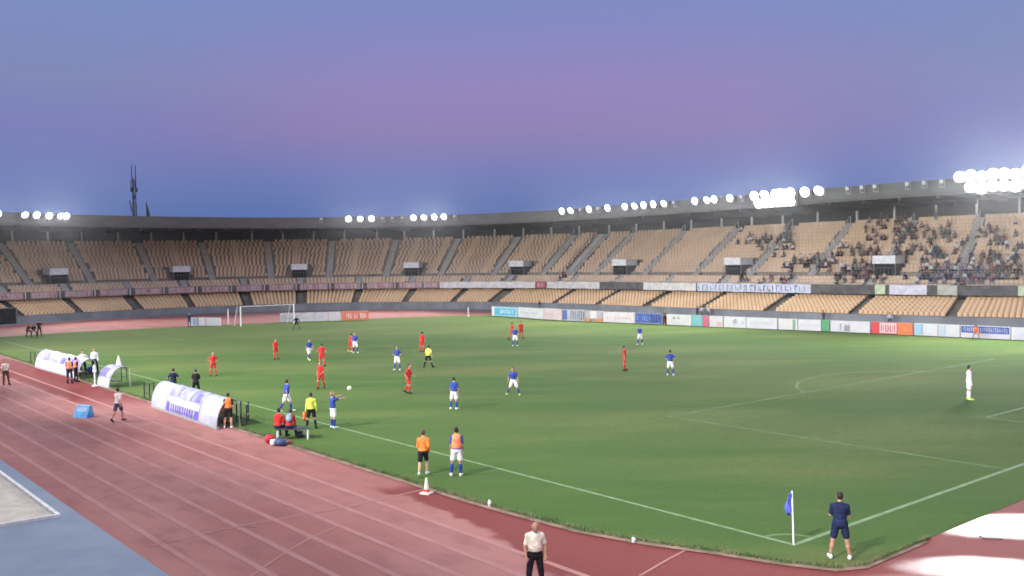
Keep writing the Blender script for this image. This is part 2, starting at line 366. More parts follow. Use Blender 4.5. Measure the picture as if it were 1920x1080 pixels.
o = mesh('turf_edge_grass', V, F, [mat('edge_grass', (.06, .12, .035), .8, .2, col2=(.20, .19, .10), nscale=1.3)]); tag(o, 'long grass tufts along the inner edge of the track', 'grass', kind='stuff')

# ------------------------------------------------------------------ GRANDSTAND
CONC = mat('stand_concrete', (.27, .245, .21), .85, .15, col2=(.20, .185, .16), nscale=.8, detail=6)
CONC2 = mat('stair_concrete', (.34, .34, .32), .85, .15, col2=(.28, .28, .265), nscale=1.2)
CONCD = mat('overhang_shade_concrete', (.15, .135, .115), .85, .2, noise=.2, nscale=.9)  # lower-tier concrete darkened: the overhang's shade put into its colour
DARKC = mat('void_shade_concrete', (.022, .022, .022), .9, .1, noise=.2, nscale=.5)  # near black: shade under roof and upper tier put into the wall colour
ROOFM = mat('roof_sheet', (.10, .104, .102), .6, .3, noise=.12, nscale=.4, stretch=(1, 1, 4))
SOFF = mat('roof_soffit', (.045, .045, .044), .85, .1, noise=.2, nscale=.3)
SEATL = mat('lit_tan_seat_plastic', (.70, .50, .30), .65, .15, col2=(.62, .43, .25), nscale=.3)  # lower-tier copy of the tan, its stronger lighting put into the colour
SEATM = mat('tan_seat_plastic', (.60, .455, .325), .7, .12, col2=(.52, .39, .275), nscale=.25)
RAILM = mat('rail_steel', (.10, .105, .105), .5, .4)
GAL = mat('galvanised_steel', (.42, .43, .43), .45, .5, noise=.1, nscale=3)
stand = empty('grandstand', (30, 133, 0), label='two-tier concrete grandstand with tan seats and a curving roof beyond the track', cat='grandstand')
def child(o):
    o.parent = stand; o.location = Vector(o.location)-stand.location; return o
def sp(o): return child(o)
def interp(z0, z1, f): return lambda s: z0(s)*(1-f)+z1(s)*f
def stepped(d0, z0, d1, z1, n):
    prof = []
    for i in range(n):
        f0, f1 = i/n, (i+1)/n
        prof += [(d0+(d1-d0)*f0, interp(z0, z1, f0)), (d0+(d1-d0)*f1, interp(z0, z1, f0))]
    prof.append((d1, z1)); return prof
zero = lambda s: np.zeros(len(s))
V, F = loft([(0, zero), (0, lambda s: Z['lf'](s)+.25), (.12, lambda s: Z['lf'](s)+.25), (.12, lambda s: Z['lf'](s)-.1)], SS); child(mesh('front_wall', V, F, GREYP))
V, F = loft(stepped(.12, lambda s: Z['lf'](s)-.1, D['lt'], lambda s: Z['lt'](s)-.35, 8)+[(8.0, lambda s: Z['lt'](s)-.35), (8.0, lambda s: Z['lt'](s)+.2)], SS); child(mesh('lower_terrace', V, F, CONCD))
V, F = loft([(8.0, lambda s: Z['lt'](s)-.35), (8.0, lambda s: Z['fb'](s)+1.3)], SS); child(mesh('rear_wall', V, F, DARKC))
# slab and parapet of the upper tier
V, F = loft([(8.0, lambda s: Z['fb'](s)+.02), (D['fb']+.25, Z['fb']), (D['fb'], Z['fb']), (D['fb'], Z['ft']), (D['fb']+.15, Z['ft']), (D['fb']+.15, lambda s: Z['ft'](s)-.75)], SS); child(mesh('parapet', V, F, mat('parapet_concrete', (.095, .095, .092), .85, .2, noise=.25, nscale=1.1)))
MD0 = D['ft']+.15
UPF = stepped(MD0, lambda s: Z['ft'](s)-.75, D['md'], lambda s: Z['md'](s)-.45, 4)
UPM = stepped(D['md']+.9, lambda s: Z['md'](s)-.45, D['ut'], lambda s: Z['ut'](s)-.4, 14)
V, F = loft(UPF+UPM+[(19.5, lambda s: Z['ut'](s)-.4)], SS); child(mesh('upper_terrace', V, F, CONC))
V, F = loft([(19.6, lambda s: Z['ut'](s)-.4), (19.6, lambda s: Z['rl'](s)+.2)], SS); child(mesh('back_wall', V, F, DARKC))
V, F = loft([(20.0, zero), (20.0, lambda s: Z['rl'](s)+.6)], SS); child(mesh('outer_wall', V, F, CONC))
# roof: fascia, soffit and sheet
V, F = loft([(D['rl'], Z['rl']), (D['rl']-.18, lambda s: Z['rl'](s)+.35), (D['rt'], Z['rt']), (D['rt']+.35, lambda s: Z['rt'](s)+.03)], SS); child(mesh('roof_fascia', V, F, ROOFM))
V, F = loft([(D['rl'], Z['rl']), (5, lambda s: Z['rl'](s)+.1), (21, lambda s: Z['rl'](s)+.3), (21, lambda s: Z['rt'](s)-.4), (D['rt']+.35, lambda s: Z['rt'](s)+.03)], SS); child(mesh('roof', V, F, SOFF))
rb = MB()
for s_ in np.arange(S0+1, S1-2, 4.2):      # ribs under the roof
    a_, T, Nn = cpt(s_, 2.3); a2, _, _ = cpt(s_, 19.4)
    zz = float(Z['rl'](np.array([s_]))[0])
    c_ = (*((a_+a2)/2), zz-.08); rb.box(c_, (17.0, .3, .5), math.atan2(Nn[1], Nn[0]))
child(rb.build('roof_ribs', SOFF)); bpy.data.objects['roof_ribs']['kind'] = 'stuff'
COLS = [-20, -12, -4, 0.6, 5, 9.2, 13.4, 17.6, 21.9, 26.1, 30.4, 34.6, 39.1, 43.3, 47.4, 51.5, 56, 59.9, 63.8, 67.7, 71.9, 75.5, 79.4, 83.4, 87.7, 91.8, 95.9, 100.1, 104.8, 109.4, 114.1, 118.8, 124, 129.2, 134.5, 140.5, 146.8, 152.5, 158.4, 164.4, 170.6, 176.8, 183]
colme = None
def zat(k, s_): return float(np.asarray(Z[k](np.array([s_])))[0])
for s_ in COLS:
    P_, T, Nn = cpt(s_, 17.75); z0 = zat('ut', s_)-.35; h = zat('rl', s_)+.1-z0
    if colme is None:
        cm = MB().box((0, 0, .5), (.24, .24, 1.0)); cm.mi = 0; cm.box((0, 0, .03), (.42, .42, .06)); colme = cm.build('column', GAL).data
        bpy.data.objects.remove(bpy.data.objects['column'])
    o = link('column', colme, None, (P_[0], P_[1], z0), (0, 0, math.atan2(Nn[1], Nn[0]))); o.scale = (1, 1, h); child(o)

UA = [-18, -9.4, -1, 7.5, 16, 24.4, 32.8, 41.4, 49.6, 58.0, 66.3, 74.6, 82.9, 91.3, 99.6, 104.2, 109, 118, 127.2, 136.5, 146, 155.5, 165, 174.5, 184]
LA = [-22, -13.6, -5.2, 3.2, 11.6, 20, 28.3, 37, 45.1, 53.8, 62.1, 70.8, 79.1, 87.8, 95.0, 106.6, 115, 124.3, 134, 144.5, 155.4, 166, 176, 186]
VO = [-5.2, 11.3, 28.2, 45.1, 62.0, 78.5, 95.3, 113.7, 133.9, 156.1, 178]
def stairs(name, s_, prof_d0, z0, d1, z1, n, w, m_):
    mb = MB(); _, T, Nn = cpt(s_, 0.); rz = math.atan2(Nn[1], Nn[0]); P0, _, _ = cpt(s_, prof_d0)
    zz0, zz1 = float(z0(np.array([s_]))[0]), float(z1(np.array([s_]))[0])
    st = (d1-prof_d0)/n; ri = (zz1-zz0)/n
    for i in range(n): # a half step on every tread
        mb.box((st*i+st*.25, 0, zz0+ri*i+ri*.25+.01), (st*.5, w, ri*.5+.02)); mb.box((st*i+st*.75, 0, zz0+ri*i+ri*.5+.012), (st*.5, w-.004, ri+.0))
    o = mb.build(name, m_, None, loc=(P0[0], P0[1], 0), rot=(0, 0, rz)); child(o); return o
fl = lambda k, o_: (lambda s: Z[k](s)+o_)
for s_ in UA: stairs('stair', s_, D['md']+.9, fl('md', -.45), D['ut'], fl('ut', -.4), 14, 1.9 if s_ == 104.2 else 1.05, CONC2)
for s_ in LA:
    stairs('stair', s_, MD0, fl('ft', -.75), D['md'], fl('md', -.45), 4, 1.05, CONC2)
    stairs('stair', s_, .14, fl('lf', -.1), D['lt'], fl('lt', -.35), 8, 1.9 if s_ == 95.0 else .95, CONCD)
# handrails on the straight-side stairs
for s_ in [99.6, 104.2, 109, 118, 127.2, 136.5, 146, 155.5, 165]:
    for sd in ((-1, 1) if s_ == 104.2 else (0,)):
        mb = MB(); ss_ = s_+sd*1.0; pts = []
        for f in np.linspace(0, 1, 15):
            P_, _, _ = cpt(ss_, D['md']+.9+(D['ut']-D['md']-1.2)*f); zb = zat('md', ss_)-.4+(zat('ut', ss_)-zat('md', ss_))*f
            mb.tube((P_[0], P_[1], zb), (P_[0], P_[1], zb+.95), .045, n=5); pts.append((P_[0], P_[1], zb+.95))
        for a_, b2 in zip(pts[:-1], pts[1:]): mb.tube(a_, b2, .03, n=5)
        child(mb.build('handrail', GAL if s_ != 104.2 else RAILM))
# passage openings: hood, side walls, dark mouth
HOODM = mat('hood_paint', (.62, .66, .68), .6, .3, noise=.12, nscale=2)
BLK = mat('opening_shade', (.012, .012, .014), .9, .05)  # for solid blocks: unlit depth of the openings painted as black
for s_ in VO:
    P_, T, Nn = cpt(s_, 0.); rz = math.atan2(Nn[1], Nn[0]); zm = zat('md', s_); ri = .78
    v = empty('passage', (P_[0], P_[1], 0), rz); child(v)
    d0 = D['md']+.35
    MB().box((d0+1.7, 0, zm+.20), (2.6, 2.3, 1.35)).build('mouth', BLK, v)
    for sg in (-1, 1): MB().box((d0+1.9, sg*1.27, zm+.45), (3.4, .2, 1.95)).build('side_wall', mat('passage_wall', (.11, .11, .115), .8, .2), v)
    MB().box((d0+1.35, 0, zm+1.40), (2.7, 2.75, .95)).build('hood', HOODM, v)
    rl_ = MB()
    for k in range(6): y_ = -1.2+2.4*k/5; rl_.tube((d0-.35, y_, zm-.45), (d0-.35, y_, zm+.45), .03, n=5)
    rl_.tube((d0-.35, -1.2, zm+.45), (d0-.35, 1.2, zm+.45), .035, n=5); rl_.build('railing', RAILM, v)
# seats ---------------------------------------------------------------
def seat_shape():
    # shell seat: pan, upright back with rounded top, open under
    b2 = MB(); w = .243
    b2.box((-.02, 0, .40), (.40, 2*w, .05)); b2.V = [tuple(v_) for v_ in b2.V]
    pr = [(.16, .40), (.20, .62), (.215, .80), (.20, .85)]
    for side_ in (0,):
        V_ = []
        for (x_, z_), ww in zip(pr, (w, w, w*.95, w*.75)):
            V_ += [(x_, -ww, z_), (x_, ww, z_), (x_+.035, ww, z_), (x_+.035, -ww, z_)]
        F_ = []
        for k in range(3):
            a_, c2 = 4*k, 4*k+4
            F_ += [(a_, a_+1, c2+1, c2), (a_+1, a_+2, c2+2, c2+1), (a_+2, a_+3, c2+3, c2+2), (a_+3, a_, c2, c2+3)]
        F_.append((12, 13, 14, 15)); b2.add(V_, F_)
    return b2
SB = seat_shape(); SV = np.array(SB.V); 
SF = np.array(SB.F)
def seat_rows(rows, aisles, voms, pitch, s_lo, s_hi, aw):
    out = []
    for d, zf in rows:
        s_ = s_lo+(random.random()*pitch if pitch < .54 else 0)
        while s_ < s_hi:
            ok = all(abs(s_-a_) > (aw if a_ not in (104.2, 95.0) else aw+.45) for a_ in aisles) and not (voms and d < 10.9 and any(abs(s_-v_) < 1.75 for v_ in VO))
            if ok: out.append((s_, d, zf))
            s_ += pitch
    return out
def row_list(d0, z0, d1, z1, n):
    return [(d0+(d1-d0)*(i+.62)/n, interp(z0, z1, i/n)) for i in range(n)]
lowrows = row_list(.12, fl('lf', -.1), D['lt'], fl('lt', -.35), 8)
frows = row_list(MD0, fl('ft', -.75), D['md'], fl('md', -.45), 4)[:3]
mrows = row_list(D['md']+.9, fl('md', -.45), D['ut'], fl('ut', -.4), 14)
def place(seats, pitch_scale):
    s_ = np.array([q_[0] for q_ in seats]); d = np.array([q_[1] for q_ in seats])
    P_, T, Nn = cpt(s_, d); z = np.zeros(len(s_)); 
    by = {}
    for i, q_ in enumerate(seats): by.setdefault(id(q_[2]), (q_[2], []))[1].append(i)
    for f_, idx in by.values(): z[idx] = f_(s_[idx])
    return P_, Nn, T, z
def stuff_seats(name, seats, wscale=1.0, m_=None):
    P_, Nn, T, z = place(seats, 1); k = len(SV); n_ = len(seats)
    j = rng.normal(0, .012, (n_, 2))
    xx = SV[None, :, 0]; yy = SV[None, :, 1]*wscale; zz = SV[None, :, 2]
    V_ = np.empty((n_, k, 3)); V_[..., 0] = P_[:, None, 0]+Nn[:, None, 0]*xx-T[:, None, 0]*yy; V_[..., 1] = P_[:, None, 1]+Nn[:, None, 1]*xx-T[:, None, 1]*yy
    V_[..., 2] = z[:, None]+zz
    F_ = (SF[None]+(np.arange(n_)*k)[:, None, None]).reshape(-1, 4)
    o = mesh(name, V_.reshape(-1, 3), F_, m_ or SEATM); o['kind'] = 'stuff'; child(o)
low = seat_rows(lowrows, LA, False, .56, -28, 205, .64)
upf = seat_rows(frows, LA, False, .52, -28, 205, .68)
upm = seat_rows(mrows, UA, True, .52, -28, 205, .68)
near = [q_ for q_ in low if 148 < q_[0] < 172]; near.sort(key=lambda q_: (abs(q_[0]-163), q_[1])); near = near[:300]; ns = set(id(q_) for q_ in near)
stuff_seats('seat_rows', [q_ for q_ in low if id(q_) not in ns], 1.0, SEATL); stuff_seats('seat_rows', upf, 1.055); stuff_seats('seat_rows', upm, 1.055)
sm = mesh('seat', SV, SF, SEATL); seatme = sm.data; bpy.data.objects.remove(sm)
P_, Nn, T, z = place(near, 1)
for i in range(len(near)):
    o = link('seat', seatme, stand, (P_[i, 0]-stand.location.x, P_[i, 1]-stand.location.y, z[i]), (0, 0, math.atan2(Nn[i, 1], Nn[i, 0])))
# legs / uprights between the lower seats (the dark comb seen in the photo)
# railing on the parapet
mb = MB()
for s_ in np.arange(100, 205, 1.0):
    P_, _, _ = cpt(s_, D['ft']+.06); z0 = zat('ft', s_); mb.tube((P_[0], P_[1], z0-.02), (P_[0], P_[1], z0+.28), .022, n=4)
for s_ in np.arange(100, 203, 2.0):
    A, _, _ = cpt(s_, D['ft']+.06); B, _, _ = cpt(s_+2, D['ft']+.06); mb.tube((A[0], A[1], zat('ft', s_)+.28), (B[0], B[1], zat('ft', s_+2)+.28), .025, n=4)
child(mb.build('parapet_rail', GAL))
# gateway under the lower tier at far left
gd = ground(8, 606); g = empty('tunnel_gate', (0, 0, 0)); child(g); g.location = (0, 0, 0)
P_, T, Nn = cpt(17.2, -.05); g.location = Vector((P_[0], P_[1], 0))-stand.location; g.rotation_euler = (0, 0, math.atan2(Nn[1], Nn[0]))
MB().box((.6, 0, 1.05), (1.6, 3.4, 2.1)).build('gate_mouth', BLK, g)
mb = MB(); mb.box((-.22, 1.75, 1.1), (.12, .12, 2.2)); mb.box((-.22, -1.75, 1.1), (.12, .12, 2.2)); mb.box((-.22, 0, 2.2), (.12, 3.62, .12))
for k in range(12): mb.tube((-.22, -1.6+.29*k, .05), (-.22, -1.6+.29*k, 2.14), .02, n=5)
mb.build('gate_frame', RAILM, g)

ORD = ['first', 'second', 'third', 'fourth', 'fifth', 'sixth', 'seventh', 'eighth', 'ninth', 'tenth', 'eleventh', 'twelfth', 'thirteenth', 'fourteenth', 'fifteenth', 'sixteenth', 'seventeenth', 'eighteenth', 'nineteenth', 'twentieth']
# ------------------------------------------------------------------ banners on the parapet
def strokes(mb, L_, H, n, x=-.06, seed=0, big=.6, wmin=.05, wmax=.14, zc=0):
    r = random.Random(seed); y = -L_/2+.25
    step = (L_-.5)/n
    for k in range(n):
        if r.random() < .12: y += step; continue
        w = r.uniform(wmin, wmax); h = H*big*r.uniform(.7, 1)
        mb.box((x, y+w/2, zc), (.012, w, h))
        if r.random() < .45: mb.box((x, y+w/2+step*.28, zc+r.choice((-.4, 0, .4))*h), (.012, step*.5, h*.2))
        y += step
def face_pose(s_, d): P_, T, Nn = cpt(s_, d); return P_, math.atan2(Nn[1], Nn[0])
def wrap(mb_, sm_, zc, org, d0):
    """bend flat lettering (x out of the wall, y along it, z up) round the parapet"""
    v_ = np.array(mb_.V); P2, T2, N2 = cpt(sm_+v_[:, 1], d0+v_[:, 0]); mb_.V = [tuple(q_) for q_ in np.c_[P2-np.array(org[:2]), v_[:, 2]+zc(sm_+v_[:, 1])-org[2]]]
def banner(sa, sb, col, label, group, marks=(), H=None, name='banner', zoff=0):
    sm_ = (sa+sb)/2; P_, T, Nn = cpt(sm_, D['fb']-.05); L_ = sb-sa; zb, zt = zat('fb', sm_), zat('ft', sm_); H = H or (zt-zb-.04)
    org = (P_[0], P_[1], (zb+zt)/2); e = empty(name, org, 0, label=label, cat='banner', group=group); zc = lambda s: (Z['fb'](s)+Z['ft'](s))/2
    mb_ = MB(); n_ = max(4, int(L_/.5))
    for i in range(n_+1):
        for j in range(3): mb_.V.append((-.02-.03*(math.sin(i*1.7+sa)+1)*(.6 if j else 1), -L_/2+L_*i/n_, -H/2+H*j/2+.02*math.sin(i*.9+sa)))
    for i in range(n_):
        for j in range(2): mb_.F.append((i*3+j, i*3+j+1, (i+1)*3+j+1, (i+1)*3+j)); mb_.I.append(0)
    m_ = mat('banner_%d_%d_%d' % tuple(int(c_*100) for c_ in col), col, .7, .2, noise=.12, nscale=1.5)
    wrap(mb_, sm_, zc, org, D['fb']-.04); o = mb_.build('cloth', m_, e); o.modifiers.new('s', 'SOLIDIFY').thickness = .01
    for (mc, n2, big, frac0, frac1) in marks:
        mb_ = MB(); strokes(mb_, L_*(frac1-frac0), H, n2, x=-.11, seed=int(sa*10), big=big); mb_.V = [(v_[0], v_[1]+L_*((frac0+frac1)/2-.5), v_[2]) for v_ in mb_.V]
        wrap(mb_, sm_, zc, org, D['fb']-.04)
        mb_.build('lettering', mat('ink_%d_%d_%d' % tuple(int(c_*100) for c_ in mc), mc, .7, .2), e)['kind'] = 'stuff'
    return e
PINK = (.36, .235, .24); ROSE = (.40, .10, .13); OFFW = (.60, .60, .58)
divs = [-12.6, -7.7, -2.8, 2.1, 7.0, 12.0, 17.0, 22, 26.7, 31.6, 36.6, 41.5, 46.4, 51.5, 56.4, 61.2, 66.4, 71.4, 76.5, 81.3]
for i in range(len(divs)-1):
    a_, b2 = divs[i]+.85, divs[i+1]-.12
    banner(a_, b2, PINK, 'faded pink lettered banner, %s from the left of the run on the parapet' % (ORD[i],), 'pink banners repeated along the parapet', [((.62, .55, .54), 16, .75, 0, 1), (ROSE, 9, .5, .05, .9)])
banner(81.5, 83.8, PINK, 'short pink banner beside the long white one on the parapet', 'pink banners repeated along the parapet', [((.6, .5, .5), 7, .7, 0, 1)])
WB = 'white cloths hung on the parapet'
banner(84.0, 100.7, OFFW, 'longest plain white banner hung on the parapet left of centre', WB)
banner(100.9, 102.6, ROSE, 'small crimson banner between two white ones on the parapet', None, [((.6, .4, .4), 6, .7, 0, 1)])
banner(102.9, 112.8, (.52, .53, .51), 'plain off-white banner left of the bare railing on the parapet', WB)
banner(121.1, 130.6, (.56, .56, .52), 'plain cream banner right of the bare railing on the parapet', WB)
banner(130.8, 148.4, (.50, .55, .66), 'long pale blue banner with dark and white lettering on the parapet', None, [((.07, .08, .11), 14, .8, .45, 1), ((.72, .78, .88), 34, .8, 0, .9), ((.10, .12, .16), 12, .75, 0, .5)])
banner(156.6, 157.8, (.46, .55, .36), 'little lime square sign on the parapet left of the lavender banner', None, name='parapet_sign')
banner(158.3, 162.6, (.56, .56, .64), 'plain lavender white banner on the parapet near the right edge', WB)
banner(163.8, 165.9, (.40, .42, .36), 'short grey-green banner right of the lavender one on the parapet', WB)
banner(172.2, 172.9, (.46, .55, .36), 'little lime square sign on the parapet at the right edge of the picture', None, name='parapet_sign')
mb = MB()
for i in range(len(divs)):   # posts in the gaps between the pink banners
    P_, rz = face_pose(divs[i]+.2, D['fb']-.06); mb.box((P_[0], P_[1], (zat('fb', divs[i])+zat('ft', divs[i]))/2), (.1, .14, 1.0), rz)
mb_o = mb.build('parapet_post', mat('post_paint', (.55, .55, .53), .6, .3)); child(mb_o)

# ------------------------------------------------------------------ floodlights
LENS = emis('lamp_glow', (.93, .97, 1.0), 7)
OFFL = mat('lamp_glass_off', (.55, .57, .58), .2, .6)
HOUS = mat('lamp_housing', (.30, .31, .32), .5, .4)
LITS = {'at the far left end': [17.4, 21.1, 22.7, 24.5, 26.1, 26.9],
        'left of the centre gap': [70.0, 71.9, 73.8],
        'in the group of four over the end stand': [80.8, 82.6, 84.4, 86.1],
        'in the group near the curve joint': [108.1, 109.8, 113.4, 117.0],
        'in the row of five on the side roof': [120.3, 122.1, 123.8, 125.6, 127.5],
        'left of the bright cluster': [132.9, 134.9, 136.1, 138.6],
        'in the bright cluster above the crowd': [142.3, 143.8, 145.3, 146.0, 146.7, 147.4, 149.3, 151.1]}
OFFS = [65.6, 75.6, 77.2, 78.9, 87.9, 111.6, 115.0, 129.2, 140.3, 154.6, 156.3, 157.8, 161.4, 163.2, 165.0]
ORD = ['first', 'second', 'third', 'fourth', 'fifth', 'sixth', 'seventh', 'eighth', 'ninth', 'tenth', 'eleventh', 'twelfth', 'thirteenth', 'fourteenth', 'fifteenth', 'sixteenth', 'seventeenth', 'eighteenth', 'nineteenth', 'twentieth']
def lamp_meshes(r):
    h = MB(); h.tube((0, 0, 0), (.45, 0, 0), r, r*.45, 16); h.tube((-.03, 0, 0), (0.02, 0, 0), r*1.06, r*1.06, 16)
    l = MB(); l.tube((-.07, 0, 0), (-.035, 0, 0), r*.97, r*.97, 16)
    k = MB(); k.box((.3, r+.05, -.1), (.08, .05, .9)); k.box((.3, -r-.05, -.1), (.08, .05, .9)); k.box((.3, 0, -.55), (.10, 2*r+.16, .08)); k.box((.55, 0, -.6), (.6, .12, .08))
    out = []
    for mb_, nm, mt in ((h, 'housing', HOUS), (l, 'lens', LENS), (k, 'bracket', HOUS)):
        o = mb_.build(nm, mt); out.append((nm, o.data)); bpy.data.objects.remove(o)
    return out
LM = {r: lamp_meshes(r) for r in (.47, .6, .22)}
def floodlight(s_, dz, lit, label, group, r=.47, power=1.0, pos=None, rz=None, tilt=rad(-16), cone=122, aim=80):
    if pos is None:
        P_, rz = face_pose(s_, D['rt']-.75); pos = (P_[0], P_[1], zat('rt', s_)-.30+dz)
    e = empty('floodlight', pos, rz, label=label, cat='floodlight', group=group)
    for nm, me in LM[r]:
        o = link(nm, me, e)
        if nm != 'bracket': o.rotation_euler = (0, tilt, 0)
        if nm == 'lens' and not lit: o.material_slots[0].link = 'OBJECT'; o.material_slots[0].material = OFFL
    if lit and power > 0:
        ld = bpy.data.lights.get('flood_%g_%g' % (power, cone))
        if ld is None:
            ld = bpy.data.lights.new('flood_%g_%g' % (power, cone), 'SPOT'); ld.energy = LAMP_POWER*power; ld.spot_size = rad(cone); ld.spot_blend = 1.0; ld.shadow_soft_size = .5; ld.color = (1.0, .98, .95)
        lo = link('light', ld, e); lo.location = (-.35, 0, -.05); lo.rotation_euler = (0, rad(aim), 0)   # -Z of the lamp turned to -X, downwards
    return e
for where, ss_ in LITS.items():
    for i, s_ in enumerate(ss_):
        hot = where.startswith('in the bright'); r = .6 if hot else .47
        floodlight(s_, 0 if not (hot and i % 2) else .05, True, 'lit floodlight on the roof edge, %s %s' % (ORD[i], where), 'lit floodlights along the roof edge', r, *((1.0, None, None, rad(-16), 122, 80) if i % 3 != 1 else (.22, None, None, rad(-34), 178, 50)))
for i, s_ in enumerate(np.arange(142.9, 148, .9)):
    floodlight(s_, -.95, True, 'lit lamp in the lower row of the bright cluster, %s from the left' % ORD[i], 'lit floodlights along the roof edge', .6, 0)
for row, dz in enumerate((.35, -.85)):
    for i, s_ in enumerate(np.arange(166.9, 181, 1.05)):
        if row and i == 0: continue
        floodlight(s_, dz+.12*math.sin(i*2.3), True, 'dazzling lamp in the %s row of the right edge bank, %s from the left' % (('upper', 'lower')[row], ORD[i]), 'lit floodlights along the roof edge', .6, 1.0 if i % 2 == 0 else 0)
for i, s_ in enumerate(OFFS):
    floodlight(s_, .02, False, 'small unlit lamp standing on the roof edge, %s unlit one from the left' % ORD[i], 'unlit lamps along the roof edge', .22)

# roof of the stand we sit in: its edge carries the lamps that light the near side
nr = empty('near_roof', (-20.5, 30, 14.6), label='edge of the roof over the near stand with its floodlights', cat='roof')
MB().box((-.6, 0, 0), (1.2, 150, 1.5)).build('roof_edge', ROOFM, nr)
for i, y_ in enumerate([-34, -26, -18, -10, -3, 4, 11, 18, 26, 34, 43, 52, 61, 70, 80]):
    floodlight(0, 0, True, 'lit floodlight on the edge of the near roof, %s along it' % ORD[i], 'lit floodlights on the near roof', .6, *(((2.4 if y_ < 15 else 3.3 if y_ < 40 else 5.0), (-19.4, y_, 15.2), math.pi, rad(-22), 108, 79) if i % 2 == 0 else (.38, (-19.4, y_, 15.2), math.pi, rad(-50), 176, 45)))

# ------------------------------------------------------------------ masts beyond the roof
def mast(u, vtop, dist, lab, big):
    d = FW+RT*(u-960)/FPX+UP*(540-vtop)/FPX; d = d/np.linalg.norm(d[:2]); T_ = CAM+d*dist; ztop = T_[2]
    e = empty('radio_mast' if big else 'pole_mast', (T_[0], T_[1], 0), label=lab, cat='mast')
    STL = mat('mast_steel', (.035, .037, .045), .6, .4)
    if not big:
        mb_ = MB(); mb_.tube((0, 0, 0), (0, 0, ztop-3.2), .6, .55, 8); mb_.tube((0, 0, ztop-3.2), (-.5*RT[0], -.5*RT[1], ztop+.3), .5, .08, 8); mb_.build('shaft', STL, e); return
    mb_ = MB(); w = .42; zs = np.arange(0, ztop-3.2, 1.1)
    for i in range(3):
        a0_ = i*2.094; a1_ = a0_+2.094; p0 = np.array([math.cos(a0_), math.sin(a0_)])*w; p1_ = np.array([math.cos(a1_), math.sin(a1_)])*w
        mb_.tube((*p0, 0), (*p0, zs[-1]), .10, n=5)
        for k in range(len(zs)-1): mb_.tube((*p0, zs[k]), (*p1_, zs[k+1]), .05, n=4); mb_.tube((*p0, zs[k]), (*p1_, zs[k]), .045, n=4)
    mb_.build('lattice', STL, e)
    for k, (ax, zt_) in enumerate(((-.48, ztop), (.48, ztop-.1))):
        MB().tube((ax*RT[0], ax*RT[1], ztop-4.4), (ax*RT[0], ax*RT[1], zt_), .15, .09, 6).build('whip_aerial', STL, e)
    for zc, rr, hh, n_ in ((ztop-5.1, .72, 1.9, 3), (ztop-6.3, .80, 1.2, 4), (ztop-8.2, .38, .9, 3), (ztop-10.6, .48, 1.7, 3), (ztop-12.6, .50, 1.8, 3)):
        for k in range(n_):
            a_ = k*2*math.pi/n_+zc*1.3; MB().box((rr*math.cos(a_), rr*math.sin(a_), zc), (.16, .34, hh), a_).build('panel_aerial', STL, e)
    MB().tube((-.7*RT[0], -.7*RT[1], ztop-11.8), (-1.15*RT[0], -1.15*RT[1], ztop-9.0), .16, .12, 6).build('side_aerial', STL, e)
    MB().tube((0, 0, ztop-11.6), (-.75*RT[0], -.75*RT[1], ztop-11.6), .05, n=5).build('arm', STL, e)
mast(250, 309, 260, 'tall dark lattice radio mast with aerials rising behind the far roof', True)
mast(277, 380, 300, 'short dark pointed mast just right of the lattice mast behind the roof', False)

# ------------------------------------------------------------------ advertising boards
def vb(u): return float(np.interp(u, [340, 414, 525, 640, 692, 925, 1050, 1190, 1300, 1440, 1560, 1715, 1920, 2100], [611.5, 611, 604.5, 601.5, 600, 592, 601, 606.5, 611.5, 617.5, 622, 629, 638.5, 647]))
def vt(u): return float(np.interp(u, [340, 414, 525, 640, 692, 925, 1050, 1190, 1300, 1440, 1560, 1715, 1920, 2100], [595, 596, 587.5, 584.5, 582.5, 574.5, 579.5, 587, 591, 596.5, 601, 606, 614.5, 622]))
def board(u0, u1, col, label, group=None, prints=(), gap=0.6):
    A = ground(u0+gap, vb(u0)); B = ground(u1-gap, vb(u1)); um = (u0+u1)/2; M_ = (A+B)/2
    dist = np.dot(M_-CAM, FW); H = (vb(um)-vt(um))/FPX*dist*1.0; L_ = np.linalg.norm(B-A); rz = math.atan2(B[1]-A[1], B[0]-A[0])
    e = empty('advertising_board', (M_[0], M_[1], 0), rz, label=label, cat='advertising board', group=group)
    m_ = mat('board_%d_%d_%d' % tuple(int(c_*100) for c_ in col), col, .5, .3, noise=.05, nscale=1.2)
    MB().box((0, 0, H/2+.02), (L_, .06, H-.04)).build('panel', m_, e)
    fr = MB(); FRM = mat('board_frame', (.40, .40, .40), .5, .4)
    for xx in (-L_/2+.03, L_/2-.03): fr.box((xx, .12, H/2), (.05, .2, H*.96))
    fr.box((0, .05, H+.005), (L_, .05, .03)); fr.build('frame', FRM, e)
    r = random.Random(int(u0))
    for (c2, f0, f1, z0_, z1_, n_) in prints:
        mb_ = MB(); w = (f1-f0)*L_
        if n_ == 0: mb_.box(((f0+f1)/2*L_-L_/2, -.036, H*(z0_+z1_)/2), (w, .008, H*(z1_-z0_))); nm = 'print'
        else:
            st = w/n_; nm = 'lettering'
            for k in range(n_):
                if r.random() < .1: continue
                xx = f0*L_-L_/2+st*(k+.5); ww = st*r.uniform(.22, .5); mb_.box((xx, -.046, H*(z0_+z1_)/2), (ww, .008, H*(z1_-z0_)*r.uniform(.75, 1)))
                if r.random() < .5: mb_.box((xx+st*.2, -.048, H*(z0_+(z1_-z0_)*r.choice((.1, .5, .9)))), (st*.6, .008, H*(z1_-z0_)*.18))
        if not mb_.V: continue
        oo = mb_.build(nm, mat('ink_%d_%d_%d' % tuple(int(c_*100) for c_ in c2), c2, .6, .3), e)
        if nm == 'lettering': oo['kind'] = 'stuff'
